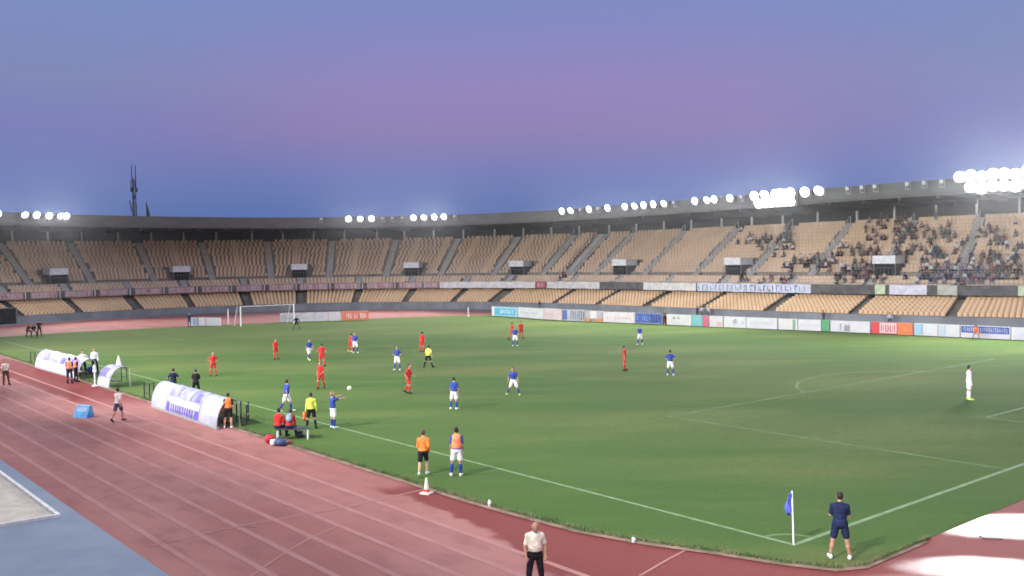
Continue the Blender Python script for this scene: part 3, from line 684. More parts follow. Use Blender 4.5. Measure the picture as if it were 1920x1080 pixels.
Wt = (.62, .62, .62); WG = (.50, .51, .53); CY = (.10, .45, .60); NB = (.05, .09, .32); ORg = (.62, .16, .08); RD = (.55, .03, .05); PK = (.62, .50, .50); GY = (.28, .29, .32)
FB = 'advertising boards along the far touchline'
board(352, 386, WG, 'grey-white board at far left behind the goal, left panel with blue patch', 'boards behind the far goal', [((.2, .35, .55), .3, .42, .1, .9, 0)])
board(386, 414, (.48, .48, .50), 'grey-white board at far left behind the goal, right panel', 'boards behind the far goal')
board(525, 616, (.46, .46, .49), 'long grey-white board behind the far goalkeeper', 'boards behind the far goal', [((.36, .36, .40), .1, .9, .3, .6, 14)])
board(616, 639, (.50, .50, .51), 'short grey-white board next to the orange lettered board', 'boards behind the far goal')
board(640, 692, (.60, .17, .11), 'orange-red board with white lettering at the far end of the pitch', 'boards behind the far goal', [((.75, .62, .60), .08, .9, .25, .8, 11)])
board(922, 971, (.30, .58, .68), 'cyan board with white ends and pale lettering, leftmost on the far touchline', FB, [(CY, .12, .92, .18, .82, 0), ((.70, .75, .78), .25, .85, .3, .7, 9), ((.75, .75, .75), 0, .1, 0, 1, 0)])
board(971, 1020, Wt, 'plain white board right of the cyan one', FB, [((.42, .44, .5), .1, .9, .4, .6, 8)])
board(1020, 1054, (.62, .52, .51), 'pinkish white board between plain white and blue striped ones', FB, [((.62, .40, .38), .05, .6, .35, .65, 6)])
board(1055, 1097, (.45, .46, .50), 'grey board with blue end and thin dark and white bars', FB, [((.08, .14, .40), 0, .2, .1, .95, 0), ((.15, .15, .2), .25, 1, .1, .95, 8)])
board(1097, 1131, (.42, .40, .42), 'grey board with an orange foot and white panel', FB, [((.62, .26, .09), 0, 1, 0.02, .3, 0), ((.65, .64, .62), .3, .65, .02, .98, 0)])
board(1131, 1190, (.65, .61, .60), 'white board with faint red dots left of the blue board', FB, [((.60, .42, .42), .1, .9, .3, .6, 9)])
board(1191, 1242, (.06, .12, .38), 'deep blue board with dark and pale lettering', FB, [((.20, .32, .58), .05, .6, .3, .8, 8), ((.02, .03, .12), .55, .95, .2, .9, 4), ((.20, .20, .28), 0, 1, 0.02, .14, 0)])
board(1250, 1297, (.60, .60, .58), 'white board right of the gap by the far assistant', FB, [((.25, .25, .25), .2, .95, .55, .8, 4)])
board(1297, 1317, (.17, .46, .46), 'small teal board on the far touchline', FB)
board(1318, 1329, (.58, .12, .18), 'small rose red board next to the teal one', FB)
board(1330, 1356, (.60, .57, .57), 'white board with pink smudge right of the rose one', FB, [((.55, .30, .30), .5, .9, .1, .5, 3)])
board(1357, 1399, Wt, 'white board with a few black strokes, right of the pink smudged one', FB, [((.15, .15, .18), .4, .65, .3, .8, 3), ((.3, .5, .5), .8, .95, .3, .7, 2)])
board(1399, 1458, (.60, .61, .62), 'long white board ending with a dark edge', FB, [((.5, .5, .55), .1, .9, .4, .7, 9)])
board(1459, 1496, (.62, .62, .60), 'white board with a green end', FB, [((.20, .38, .24), .75, .9, .05, .95, 0)])
board(1496, 1540, (.62, .62, .63), 'plain white board left of the green square', FB, [((.48, .49, .5), .1, .9, .4, .6, 7)])
board(1540, 1556, (.09, .33, .14), 'small solid green board', FB)
board(1557, 1632, (.60, .60, .62), 'white board with grey blots right of the green square', FB, [(GY, .15, .5, .1, .75, 5), ((.3, .3, .34), .35, .5, .1, .6, 0)])
board(1633, 1712, (.60, .05, .06), 'red board with pale lettering and an orange right end', FB, [((.66, .54, .54), .21, .62, .1, .95, 0), ((.60, .04, .07), .23, .6, .2, .8, 7), ((.70, .19, .07), .64, 1, .0, 1, 0), ((.75, .35, .1), .78, .86, .35, .65, 0)])
board(1714, 1759, (.60, .62, .64), 'white board with light blue left end', FB, [((.30, .52, .66), .02, .34, .1, .95, 0), ((.15, .3, .4), .33, .36, .1, .95, 0)])
board(1759, 1800, (.60, .61, .63), 'white board with blue bars beside the navy lettered board', FB, [((.28, .50, .64), .05, .35, .1, .95, 3)])
board(1801, 1895, (.60, .60, .68), 'white board with a navy band of small lettering', FB, [(NB, .01, .98, .42, .96, 0), ((.42, .46, .68), .05, .95, .5, .88, 24)])
board(1896, 1990, (.60, .60, .66), 'lavender white board at the right edge of the picture', FB, [((.7, .7, .7), .0, .06, 0, 1, 0)])

# ------------------------------------------------------------------ goals, corner flag, small gear
WP = mat('white_gloss', (.78, .78, .76), .35, .5)
def post_tube(e, pts, r, name): 
    for a_, b2 in pts: MB().tube(a_, b2, r, n=10).build(name, WP, e)
G_ = empty('goal', (30.6, PL, 0), label='white football goal with net behind the far goalkeeper', cat='goal')
post_tube(G_, [((-3.66, 0, 0), (-3.66, 0, 2.5)), ((3.66, 0, 0), (3.66, 0, 2.5))], .065, 'post'); post_tube(G_, [((-3.74, 0, 2.5), (3.74, 0, 2.5))], .03, 'crossbar')
post_tube(G_, [((-3.66, 2.0, 0), (-3.66, 1.0, 2.5)), ((3.66, 2.0, 0), (3.66, 1.0, 2.5))], .03, 'stanchion')
nb = MB()
for k in range(36): x_ = -3.6+7.2*k/35; nb.tube((x_, 2.0, 0), (x_, 1.0, 2.4), .008, n=3); nb.tube((x_, 1.0, 2.4), (x_, 0, 2.5), .008, n=3)
for k in range(12): z_ = .2*k; y_ = 2-1.0*z_/2.4; nb.tube((-3.6, y_, z_), (3.6, y_, z_), .008, n=3)
nb.build('net', mat('net_cord', (.3, .3, .3), .8, .2), G_)['kind'] = 'stuff'
G2 = ground(428, 608)
e = empty('post', (G2[0], G2[1], 0), label='thin white post standing on the track left of the far goal', cat='post')
MB().tube((0, 0, 0), (0, 0, 2.0), .06, n=8).build('shaft', WP, e); MB().tube((0, 0, 0), (0, 0, .05), .25, n=12).build('foot', WP, e)
G2 = ground(878, 593); e = empty('post', (G2[0], G2[1], 0), label='small white post at the far edge of the grass near the cyan board', cat='post')
MB().tube((0, 0, 0), (0, 0, 1.3), .07, n=8).build('shaft', WP, e); MB().tube((0, 0, 0), (0, 0, .05), .22, n=12).build('foot', WP, e)
cf = empty('corner_flag', (0, 0, 0), label='corner flag with a drooping blue cloth on a leaning white pole', cat='corner flag'); cf.rotation_euler = (0, rad(-2.5), 0)
MB().tube((0, 0, 0), (0, 0, 1.55), .026, .022, n=10).build('pole', WP, cf)
Vf, Ff = [], []
for i in range(7):
    for j in range(6):
        t_ = i/6; w = .27*(1-t_*.0)*(j/5)*(1-.55*abs(t_-.55)*1.6); zz = 1.55-.62*t_-.10*(j/5)
        Vf.append((-w*.75*RT[0]-.03*math.sin(j*1.9+i), -w*.75*RT[1]+.03*math.cos(j*2.1+i*.7), zz))
for i in range(6):
    for j in range(5): Ff.append((i*6+j, i*6+j+1, (i+1)*6+j+1, (i+1)*6+j))
fo = mesh('flag', Vf, Ff, mat('flag_blue', (.09, .12, .50), .7, .2), cf, True); fo.modifiers.new('s', 'SOLIDIFY').thickness = .006
# linesman's side post (white, short) by the small shelter
g_ = ground(178, 724); e = empty('post', (g_[0], g_[1], 0), label='white post with a rounded head beside the small purple shelter', cat='post')
MB().tube((0, 0, 0), (0, 0, 1.15), .045, n=8).build('shaft', WP, e); MB().tube((0, 0, .95), (0, 0, 1.4), .11, .07, n=10).build('head', WP, e); MB().tube((0, 0, 0), (0, 0, .05), .2, n=12).build('foot', WP, e)
# cone
g_ = ground(800, 926); e = empty('traffic_cone', (g_[0], g_[1], .006), label='white cone with a red and white base at the edge of the track', cat='cone')
cm = MB(); prof = [(.115, .0), (.10, .09), (.09, .19), (.07, .34), (.045, .50), (.03, .56)]
for (r0, z0_), (r1, z1_) in zip(prof[:-1], prof[1:]): cm.tube((0, 0, z0_), (0, 0, z1_), r0, r1, 14)
cm.build('cone_body', mat('cone_white', (.74, .66, .56), .5, .4), e)
MB().box((0, 0, .03), (.38, .38, .05), .4).build('base', mat('cone_base', (.62, .42, .38), .6, .3, col2=(.7, .62, .6), nscale=7), e)
MB().tube((0, 0, .08), (0, 0, .17), .112, .100, 14).build('band', mat('cone_red', (.55, .10, .07), .6, .3), e)
def bottle(u, v, lab, h, cols):
    g_ = ground(u, v); e = empty('bottle', (g_[0], g_[1], .02), label=lab, cat='bottle')
    b2 = MB()
    for (r0, z0_), (r1, z1_) in zip([(.05, 0), (.055, .03), (.055, h*.6), (.04, h*.7)], [(.055, .03), (.055, h*.6), (.04, h*.7), (.02, h*.86)]): b2.tube((0, 0, z0_), (0, 0, z1_), r0, r1, 10)
    b2.build('body', mat('bottle_'+cols[0], cols[1], .3, .5), e, True); MB().tube((0, 0, h*.86), (0, 0, h), .028, n=8).build('cap', mat('bottle_cap', (.04, .04, .05), .4, .4), e)
bottle(918, 950, 'small dark and white bottle in the turf edge right of the cone', .26, ('white', (.7, .72, .68)))
bottle(1188, 1018, 'small white bottle lying at the turf edge near the man in the cream shirt', .19, ('white', (.7, .72, .68)))
# blue block on the track
g_ = ground(157, 782); e = empty('sign_block', (g_[0], g_[1], .006), rad(-58), label='blue block with a pale lettered top standing on the running track', cat='block')
b2 = MB(); b2.add([(-.45, -.28, 0), (.45, -.28, 0), (.45, .28, 0), (-.45, .28, 0), (-.42, -.02, .62), (.42, -.02, .62), (.42, .14, .62), (-.42, .14, .62)], [(3, 2, 1, 0), (4, 5, 6, 7), (0, 1, 5, 4), (1, 2, 6, 5), (2, 3, 7, 6), (3, 0, 4, 7)])
b2.build('block', mat('block_blue', (.07, .22, .52), .5, .4, col2=(.10, .38, .62), nscale=3), e)
sl = MB(); ax = [[1, 0, 0], [0, .387, .922], [0, -.922, .387]]
for k, (x_, w) in enumerate(((-.28, .05), (-.16, .05), (-.06, .05), (.06, .05), (.18, .05), (.28, .05))): sl.box((x_, -.125, .42), (w, .22, .01), ax=ax)
sl.build('lettering', mat('block_ink', (.55, .68, .78), .5, .3), e)

# ------------------------------------------------------------------ dugouts
CLR = mat('shelter_sheet', (.41, .43, .47), .4, .3, col2=(.32, .34, .40), nscale=1.1)
FR = mat('shelter_frame', (.30, .31, .33), .4, .5)
BLKS = mat('black_steel', (.02, .022, .025), .5, .4)
def shelter(u0, v0, u1, v1, depth, H, panels, label, ends=True, name='dugout'):
    A = ground(u0, v0); B = ground(u1, v1); d_ = B-A; L_ = np.linalg.norm(d_); rz = math.atan2(d_[1], d_[0])   # local +x: left to right (towards us), +y: towards pitch
    e = empty(name, (A[0], A[1], .012), rz, label=label, cat='dugout')
    ns_ = 16
    # section: quarter-like arch from the ground at the back, over, to the open front
    ang = np.linspace(0, rad(118), ns_+1)
    sec = [(depth*.62*(1-math.cos(a_)), H*math.sin(min(a_, rad(90)))*(1 if a_ <= rad(90) else 1)-(0 if a_ <= rad(90) else H*.12*((a_-rad(90))/rad(28))**2)) for a_ in ang]
    n_ = len(panels); pw = L_/n_
    for k, spec in enumerate(panels):
        base, bands = spec
        V_, F_ = [], []
        for x_ in (k*pw+.02, (k+1)*pw-.02):
            for (y_, z_) in sec: V_.append((x_, y_, z_))
            for (y_, z_) in sec: V_.append((x_, y_+.02*(1 if z_ < .9*H else 0), z_-.025))
        m_ = ns_+1
        for j in range(ns_):
            F_ += [(j, j+1, 2*m_+j+1, 2*m_+j), (m_+j+1, m_+j, 3*m_+j, 3*m_+j+1)]
        po = mesh('panel', V_, F_, base, e, True)
        for bi, (a0_, a1_, f0, f1, mt) in enumerate(bands):   # printed areas, curved with the sheet
            V2, F2 = [], []; q_ = np.linspace(a0_, a1_, 7)
            for f_ in np.linspace(f0, f1, 4):
                for t_ in q_:
                    y_ = np.interp(t_, np.linspace(0, 1, m_), [s_[0] for s_ in sec]); z_ = np.interp(t_, np.linspace(0, 1, m_), [s_[1] for s_ in sec])
                    nx = -math.cos(rad(118)*t_)*(.008+.003*bi); V2.append((k*pw+f_*pw, y_+nx, z_+math.sin(rad(118)*t_)*(.008+.003*bi)))
            for r_ in range(3):
                for c_ in range(6): F2.append((r_*7+c_, r_*7+c_+1, (r_+1)*7+c_+1, (r_+1)*7+c_))
            mesh('print', V2, F2, mt, po, True)
    for k in range(n_+1):
        hoop = MB()
        for (y0_, z0_), (y1_, z1_) in zip(sec[:-1], sec[1:]): hoop.tube((k*pw, y0_, z0_), (k*pw, y1_, z1_), .028, n=6)
        hoop.tube((k*pw, sec[-1][0], sec[-1][1]), (k*pw, sec[-1][0]+.05, 0), .028, n=6) if k in (0, n_) else None
        hoop.build('hoop', FR, e)
    MB().box((L_/2, .05, .06), (L_+.1, .14, .12)).build('base_rail', FR, e)
    MB().box((L_/2, depth*.45, .42), (L_-.2, .4, .06)).build('bench', BLKS, e)
    return e, L_, rz
PU = mat('print_purple', (.10, .08, .40), .5, .4, col2=(.16, .13, .52), nscale=4); PL_ = mat('print_lilac', (.19, .18, .46), .5, .3, col2=(.34, .35, .50), nscale=1.8)
WH = mat('print_white', (.52, .52, .55), .4, .4); GYI = mat('print_grey', (.46, .44, .47), .5, .3, col2=(.62, .62, .64), nscale=6)
PKP = mat('print_pink', (.55, .28, .36), .5, .3); GOLD = mat('print_gold', (.58, .42, .26), .5, .3); 
letters = [(.10, .24, .16+.11*i, .16+.11*i+.055, PU) for i in range(6)]
big_panels = [(CLR, [(.22, .30, .25, .75, GYI)]),
              (CLR, [(.10, .30, .05, 1, WH), (.03, .22, .02, .22, PU), (.34, .84, .05, .95, PL_), (.38, .66, .55, .62, PU)]+[(.05, .20, .30+.14*i, .38+.14*i, PU) for i in range(5)]),
              (CLR, [(.10, .30, 0, .95, WH), (.03, .20, .72, .96, PU), (.34, .80, .05, .95, PL_), (.34, .70, .3, .38, PU), (.36, .60, .6, .85, PU)]+[(.05, .20, .02+.14*i, .10+.14*i, PU) for i in range(5)]),
              (CLR, [(.20, .28, .25, .8, GYI)])]
dug, dL, drz = shelter(284, 764, 406, 806, 1.25, 1.42, big_panels, 'large arched white dugout with purple prints beside the touchline', True)
shelter(66, 690, 146, 712, 1.3, 1.38, [(PL_, [(.45, .8, .2, .7, PKP), (.0, .28, 0, 1, WH)]), (PL_, [(.40, .75, .2, .9, GOLD), (.0, .28, 0, 1, WH), (.62, .82, .1, .35, WH)]), (PL_, [(.0, .28, 0, 1, WH), (.60, .82, .2, .6, WH), (.3, .5, .3, .6, PU)]), (PL_, [(.0, .28, 0, 1, WH), (.3, .62, .1, .6, PU), (.6, .85, .3, .8, WH)])],
        'arched dugout printed in lilac, pink and gold at the far left of the touchline')
e2, _, _ = shelter(183, 724, 204, 729, 1.5, 1.35, [(PL_, [(.0, .22, 0, 1, WH), (.26, .55, 0, .55, PU), (.62, .9, .2, 1, PU)])], 'narrow lilac and white single shelter between the two dugouts', name='small_shelter')
MB().add([(.1, 1.15, 1.22), (.7, 1.15, 1.22), (.7, 1.4, 1.2), (.1, 1.4, 1.2), (.3, 1.3, 1.95), (.4, 1.3, 1.95)], [(0, 1, 5, 4), (2, 3, 4, 5), (3, 0, 4), (1, 2, 5), (3, 2, 1, 0)]).build('canopy_tip', WH, e2)
# black posts and boxes at the dugout ends
def stub_fence(pts, lab, h=.95):
    g0 = ground(*pts[0]); e = empty('barrier', (g0[0], g0[1], .01), label=lab, cat='barrier')
    q_ = [ground(*p_)-g0 for p_ in pts]
    for v_ in q_: MB().tube((v_[0], v_[1], 0), (v_[0], v_[1], h), .04, n=8).build('post', BLKS, e)
    mb_ = MB()
    for a_, b2 in zip(q_[:-1], q_[1:]): mb_.tube((a_[0], a_[1], h-.04), (b2[0], b2[1], h-.04), .02, n=6); mb_.tube((a_[0], a_[1], .35), (b2[0], b2[1], .35), .02, n=6)
    mb_.build('rail', BLKS, e)
stub_fence([(271, 746), (281, 750), (289, 746)], 'low black barrier at the left end of the large dugout')
stub_fence([(444, 792), (452, 786), (463, 795), (466, 787)], 'low black barrier at the right end of the large dugout')
stub_fence([(58, 682), (66, 680)], 'thin black barrier at the left end of the lilac dugout')
stub_fence([(228, 716), (238, 716)], 'thin black barrier right of the small shelter')

# bench / table with bags
g_ = ground(549, 824); tb = empty('bench_table', (g_[0], g_[1], .01), rad(-32), label='dark topped bench with four white legs beside the touchline', cat='bench')
MB().box((0, .1, .50), (1.5, .55, .07)).build('top', mat('bench_top', (.05, .055, .07), .5, .4), tb)
for x_, y_ in ((-.68, -.1), (.68, -.1), (-.68, .3), (.68, .3)): MB().tube((x_, y_, 0), (x_, y_, .47), .032, n=8).build('leg', WP, tb)
def blob(name, u, v, r, m_, lab, cat, strap=True, seed=1, zoff=0):
    g_ = ground(u, v); e = empty(name, (g_[0], g_[1], .01), rad(seed*37), label=lab, cat=cat); r0 = random.Random(seed)
    V_, F_ = [], []; nu, nv = 14, 8
    for i in range(nv+1):
        th = math.pi*i/nv
        for j in range(nu):
            ph = 2*math.pi*j/nu; k = 1+.10*math.sin(3*ph+seed)+.06*r0.random()
            x_ = math.copysign(abs(math.cos(ph))**.7, math.cos(ph)); y_ = math.copysign(abs(math.sin(ph))**.7, math.sin(ph))
            V_.append((r[0]*k*x_*math.sin(th)**.6, r[1]*k*y_*math.sin(th)**.6, r[2]*(1+math.cos(th))*.98))
    for i in range(nv):
        for j in range(nu): F_.append((i*nu+j, (i+1)*nu+j, (i+1)*nu+(j+1) % nu, i*nu+(j+1) % nu))
    mesh('body', V_, F_, m_, e, True)
    if strap:
        mb_ = MB(); pts = [(-r[0]*.5, 0, r[2]*1.85), (-r[0]*.3, 0, r[2]*2.3), (r[0]*.3, 0, r[2]*2.3), (r[0]*.5, 0, r[2]*1.85)]
        for a_, b2 in zip(pts[:-1], pts[1:]): mb_.tube(a_, b2, .014, n=5)
        mb_.build('strap', BLKS, e)
blob('bag', 506, 831, (.28, .22, .20), mat('bag_red', (.45, .03, .05), .6, .3), 'red kit bag on the ground left of the bench', 'bag', seed=2)
blob('bag', 513, 836, (.15, .13, .15), mat('bag_white', (.66, .66, .68), .6, .3), 'small white bag in front of the red kit bag', 'bag', seed=5)
blob('bag', 525, 836, (.30, .2, .16), mat('bag_navy', (.05, .07, .16), .6, .3), 'flat navy kit bag beside the track edge', 'bag', seed=3)
blob('bag', 537, 832, (.22, .14, .09), mat('bag_maroon', (.22, .05, .06), .6, .3), 'low maroon bag at the foot of the bench', 'bag', seed=8)
blob('bag', 563, 820, (.2, .28, .14), mat('bag_black', (.02, .022, .03), .6, .3), 'black bag on the grass right of the bench', 'bag', seed=4)
g_ = ground(172, 700); blob('bag', 172, 700, (.30, .3, .26), mat('bag_blue', (.10, .14, .42), .6, .3), 'blue and white ball bag at the feet of the man in the white shirt', 'bag', seed=6)
g_ = ground(1858, 1008); e = empty('drain_cover', (g_[0], g_[1], .014), rad(-50), label='dark grating in the wet part of the track behind the corner', cat='drain')
MB().box((0, 0, 0), (.55, .32, .02)).build('frame', mat('drain_iron', (.03, .03, .032), .5, .5), e)
for k in range(6): MB().box((-.22+.088*k, 0, .016), (.03, .26, .014)).build('bar', mat('drain_bar', (.06, .06, .06), .5, .5), e)
# ball in flight
fd = FW+RT*(655-960)/FPX+UP*(540-728)/FPX; tpos = ground(625, 803); kk = np.dot(tpos-CAM, FW)*1.02; bp_ = CAM+fd*kk
V_, F_ = [], []
for i in range(13):
    for j in range(20): th, ph = math.pi*i/12, 2*math.pi*j/20; V_.append((.115*math.sin(th)*math.cos(ph), .115*math.sin(th)*math.sin(ph), .115*math.cos(th)))
for i in range(12):
    for j in range(20): F_.append((i*20+j, (i+1)*20+j, (i+1)*20+(j+1) % 20, i*20+(j+1) % 20))
o = mesh('football', V_, F_, mat('ball_skin', (.66, .74, .48), .4, .4, col2=(.5, .58, .34), nscale=14), smooth=True); o.location = bp_; tag(o, 'pale yellow-green football in the air beside the player taking the throw', 'ball')

# ------------------------------------------------------------------ people: one continuous body surface from a smooth distance field
def nets(f, org, h):
    """naive surface nets on grid f (inside < 0)"""
    s = f < 0
    nx, ny, nz = f.shape
    acc = np.zeros((nx-1, ny-1, nz-1, 3)); cnt = np.zeros((nx-1, ny-1, nz-1))
    for ax in range(3):
        sl0 = [slice(None)]*3; sl1 = [slice(None)]*3; sl0[ax] = slice(0, -1); sl1[ax] = slice(1, None)
        a, b = f[tuple(sl0)], f[tuple(sl1)]; cr = s[tuple(sl0)] != s[tuple(sl1)]
        I = np.argwhere(cr); av, bv = a[cr], b[cr]; t = av/(av-bv); P = I.astype(float); P[:, ax] += t
        o = [k for k in range(3) if k != ax]
        for d0 in (0, 1):
            for d1 in (0, 1):
                C = I.copy(); C[:, o[0]] -= d0; C[:, o[1]] -= d1
                ok = (C[:, o[0]] >= 0) & (C[:, o[1]] >= 0) & (C[:, o[0]] < (nx-1, ny-1, nz-1)[o[0]]) & (C[:, o[1]] < (nx-1, ny-1, nz-1)[o[1]])
                Ck, Pk = C[ok], P[ok]; ix = (Ck[:, 0], Ck[:, 1], Ck[:, 2]); np.add.at(acc, ix, Pk); np.add.at(cnt, ix, 1)
    act = cnt > 0; idx = -np.ones(cnt.shape, int); idx[act] = np.arange(act.sum()); V = acc[act]/cnt[act][:, None]*h+org
    Fs = []
    for ax in range(3):
        sl0 = [slice(None)]*3; sl1 = [slice(None)]*3; sl0[ax] = slice(0, -1); sl1[ax] = slice(1, None)
        cr = s[tuple(sl0)] != s[tuple(sl1)]; I = np.argwhere(cr); ins = s[tuple(sl0)][cr]
        o = [(ax+1) % 3, (ax+2) % 3]; lim = (nx-1, ny-1, nz-1)
        ok = (I[:, o[0]] >= 1) & (I[:, o[1]] >= 1) & (I[:, o[0]] < lim[o[0]]) & (I[:, o[1]] < lim[o[1]])
        I, ins = I[ok], ins[ok]
        def c(d0, d1):
            C = I.copy(); C[:, o[0]] -= d0; C[:, o[1]] -= d1; return idx[C[:, 0], C[:, 1], C[:, 2]]
        q = np.stack([c(1, 1), c(0, 1), c(0, 0), c(1, 0)], 1); q[~ins] = q[~ins][:, ::-1]; Fs.append(q)
    return V, np.concatenate(Fs)
def sdf(prims, h, k=.03):
    """prims: ('c', a, b, ra, rb) round cone; ('e', centre, radii, 3x3 rows axes) ellipsoid"""
    lo = np.full(3, 1e9); hi = -lo
    bb = []
    for p in prims:
        if p[0] == 'c': r = max(p[3], p[4]); l = np.minimum(p[1], p[2])-r; u = np.maximum(p[1], p[2])+r
        else: r = max(p[2]); l = p[1]-r; u = p[1]+r
        bb.append((l, u)); lo = np.minimum(lo, l); hi = np.maximum(hi, u)
    lo = lo-2.5*h; hi = hi+2.5*h; n = np.ceil((hi-lo)/h).astype(int)+1
    f = np.full(n, .3)
    for p, (l, u) in zip(prims, bb):
        i0 = np.maximum(0, np.floor((l-k-2*h-lo)/h).astype(int)); i1 = np.minimum(n, np.ceil((u+k+2*h-lo)/h).astype(int)+1)
        g = np.stack(np.meshgrid(*[lo[a]+h*np.arange(i0[a], i1[a]) for a in range(3)], indexing='ij'), -1)
        if p[0] == 'c':
            a, b = p[1], p[2]; ab = b-a; t = np.clip(((g-a)@ab)/(ab@ab+1e-9), 0, 1); d = np.linalg.norm(g-a-t[..., None]*ab, axis=-1)-(p[3]+(p[4]-p[3])*t)
        else:
            q = (g-p[1])@np.array(p[3]).T; r = np.array(p[2]); k0 = np.linalg.norm(q/r, axis=-1); k1 = np.linalg.norm(q/(r*r), axis=-1)+1e-9; d = k0*(k0-1)/k1
        S_ = (slice(i0[0], i1[0]), slice(i0[1], i1[1]), slice(i0[2], i1[2])); c = f[S_]
        kk = p[5] if len(p) > 5 else k
        hh = np.clip(.5+.5*(c-d)/kk, 0, 1); f[S_] = c*(1-hh)+d*hh-kk*hh*(1-hh)
    return nets(f, lo, h)
def rx(a): c, s = math.cos(rad(a)), math.sin(rad(a)); return np.array([[1, 0, 0], [0, c, -s], [0, s, c]])
def rzm(a): c, s = math.cos(rad(a)), math.sin(rad(a)); return np.array([[c, -s, 0], [s, c, 0], [0, 0, 1]])
def unit(v): v = np.array(v, float); return v/np.linalg.norm(v)
# poses: arms as (upper dir, fore dir) in torso space for the right side (x outwards), legs as (thigh dir, shin dir)
DN = (.16, .02, -1)
def P_(lean=0, aL=(DN, (.08, .18, -1)), aR=(DN, (.08, .18, -1)), lL=((.07, .0, -1), (.03, -.03, -1)), lR=((.07, .0, -1), (.03, -.03, -1)), head=0, tw=0, turn=0): return dict(lean=lean, aL=aL, aR=aR, lL=lL, lR=lR, head=head, tw=tw, turn=turn)
POSE = dict(
    stand=P_(), ease=P_(aL=(DN, (.02, .3, -1)), lL=((.18, .03, -1), (.10, -.04, -1))),
    hips=P_(aL=((.75, -.15, -1), (-.75, .35, -.55)), aR=((.75, -.15, -1), (-.75, .35, -.55)), lL=((.16, 0, -1), (.10, 0, -1)), lR=((.16, 0, -1), (.10, 0, -1))),
    fold=P_(lean=2, aL=((.22, .35, -1), (-1, .55, .25)), aR=((.22, .35, -1), (-1, .60, .12)), lL=((.20, 0, -1), (.16, -.02, -1)), lR=((.20, 0, -1), (.16, -.02, -1)), head=8, turn=12),
    walk=P_(lean=4, aL=((.12, .45, -1), (.02, .75, -1)), aR=((.12, -.4, -1), (.06, .1, -1)), lL=((.04, -.35, -1), (.02, -.65, -1)), lR=((.04, .42, -1), (.02, .12, -1))),
    run=P_(lean=12, aL=((.2, .6, -1), (-.1, 1, .15)), aR=((.25, -.75, -.8), (.0, .55, -.9)), lL=((.05, -.35, -1), (.02, -1.0, -.75)), lR=((.05, .75, -.9), (.02, -.1, -1))),
    jog=P_(lean=7, aL=((.2, .3, -1), (-.1, .9, -.1)), aR=((.2, -.4, -1), (.0, .7, -.6)), lL=((.05, -.2, -1), (.02, -.75, -1)), lR=((.05, .45, -1), (.02, -.15, -1))),
    lunge=P_(lean=14, aL=((.45, .3, -1), (.15, .6, -.8)), aR=((.45, -.2, -1), (.2, .3, -1)), lL=((.38, .25, -1), (.32, -.25, -1)), lR=((.30, .1, -1), (.55, -.35, -1))),
    wide=P_(lean=18, aL=((.6, .3, -.8), (.35, .7, -.5)), aR=((.6, .3, -.8), (.35, .7, -.5)), lL=((.42, .15, -1), (.35, -.15, -1)), lR=((.42, .15, -1), (.35, -.15, -1))),
    throw=P_(lean=-3, aL=((-.05, 1, .25), (-.10, 1, .12)), aR=((.05, 1, -.05), (-.05, 1, .10)), lL=((.05, .03, -1), (.02, -.05, -1)), lR=((.05, .03, -1), (.02, -.02, -1)), head=-4),
    flag=P_(aL=(DN, (.2, .05, -1)), aR=((.22, -.1, -1), (.06, .25, -1)), lL=((.17, 0, -1), (.12, 0, -1)), lR=((.17, 0, -1), (.12, 0, -1))),
    sit=P_(lean=10, aL=((.2, .35, -1), (-.1, .9, -.35)), aR=((.2, .35, -1), (-.1, .9, -.35)), lL=((.15, 1, -.08), (.05, .08, -1)), lR=((.15, 1, -.08), (.05, .08, -1))),
    sitfwd=P_(lean=28, aL=((.25, .6, -1), (-.3, .8, -.1)), aR=((.25, .6, -1), (-.3, .8, -.1)), lL=((.2, 1, -.1), (.1, -.05, -1)), lR=((.2, 1, -.1), (.1, .15, -1)), head=10),
    crouch=P_(lean=35, aL=((.2, .7, -.8), (-.3, .8, -.2)), aR=((.2, .7, -.8), (-.3, .8, -.2)), lL=((.3, .9, -.45), (.2, -.55, -1)), lR=((.3, .9, -.45), (.2, -.55, -1))),
    pocket=P_(lean=1, aL=((.35, -.12, -1), (-.10, .55, -.9)), aR=((.28, .05, -1), (-.05, .5, -.9)), lL=((.13, 0, -1), (.08, 0, -1)), lR=((.13, 0, -1), (.08, 0, -1)), head=18),
)
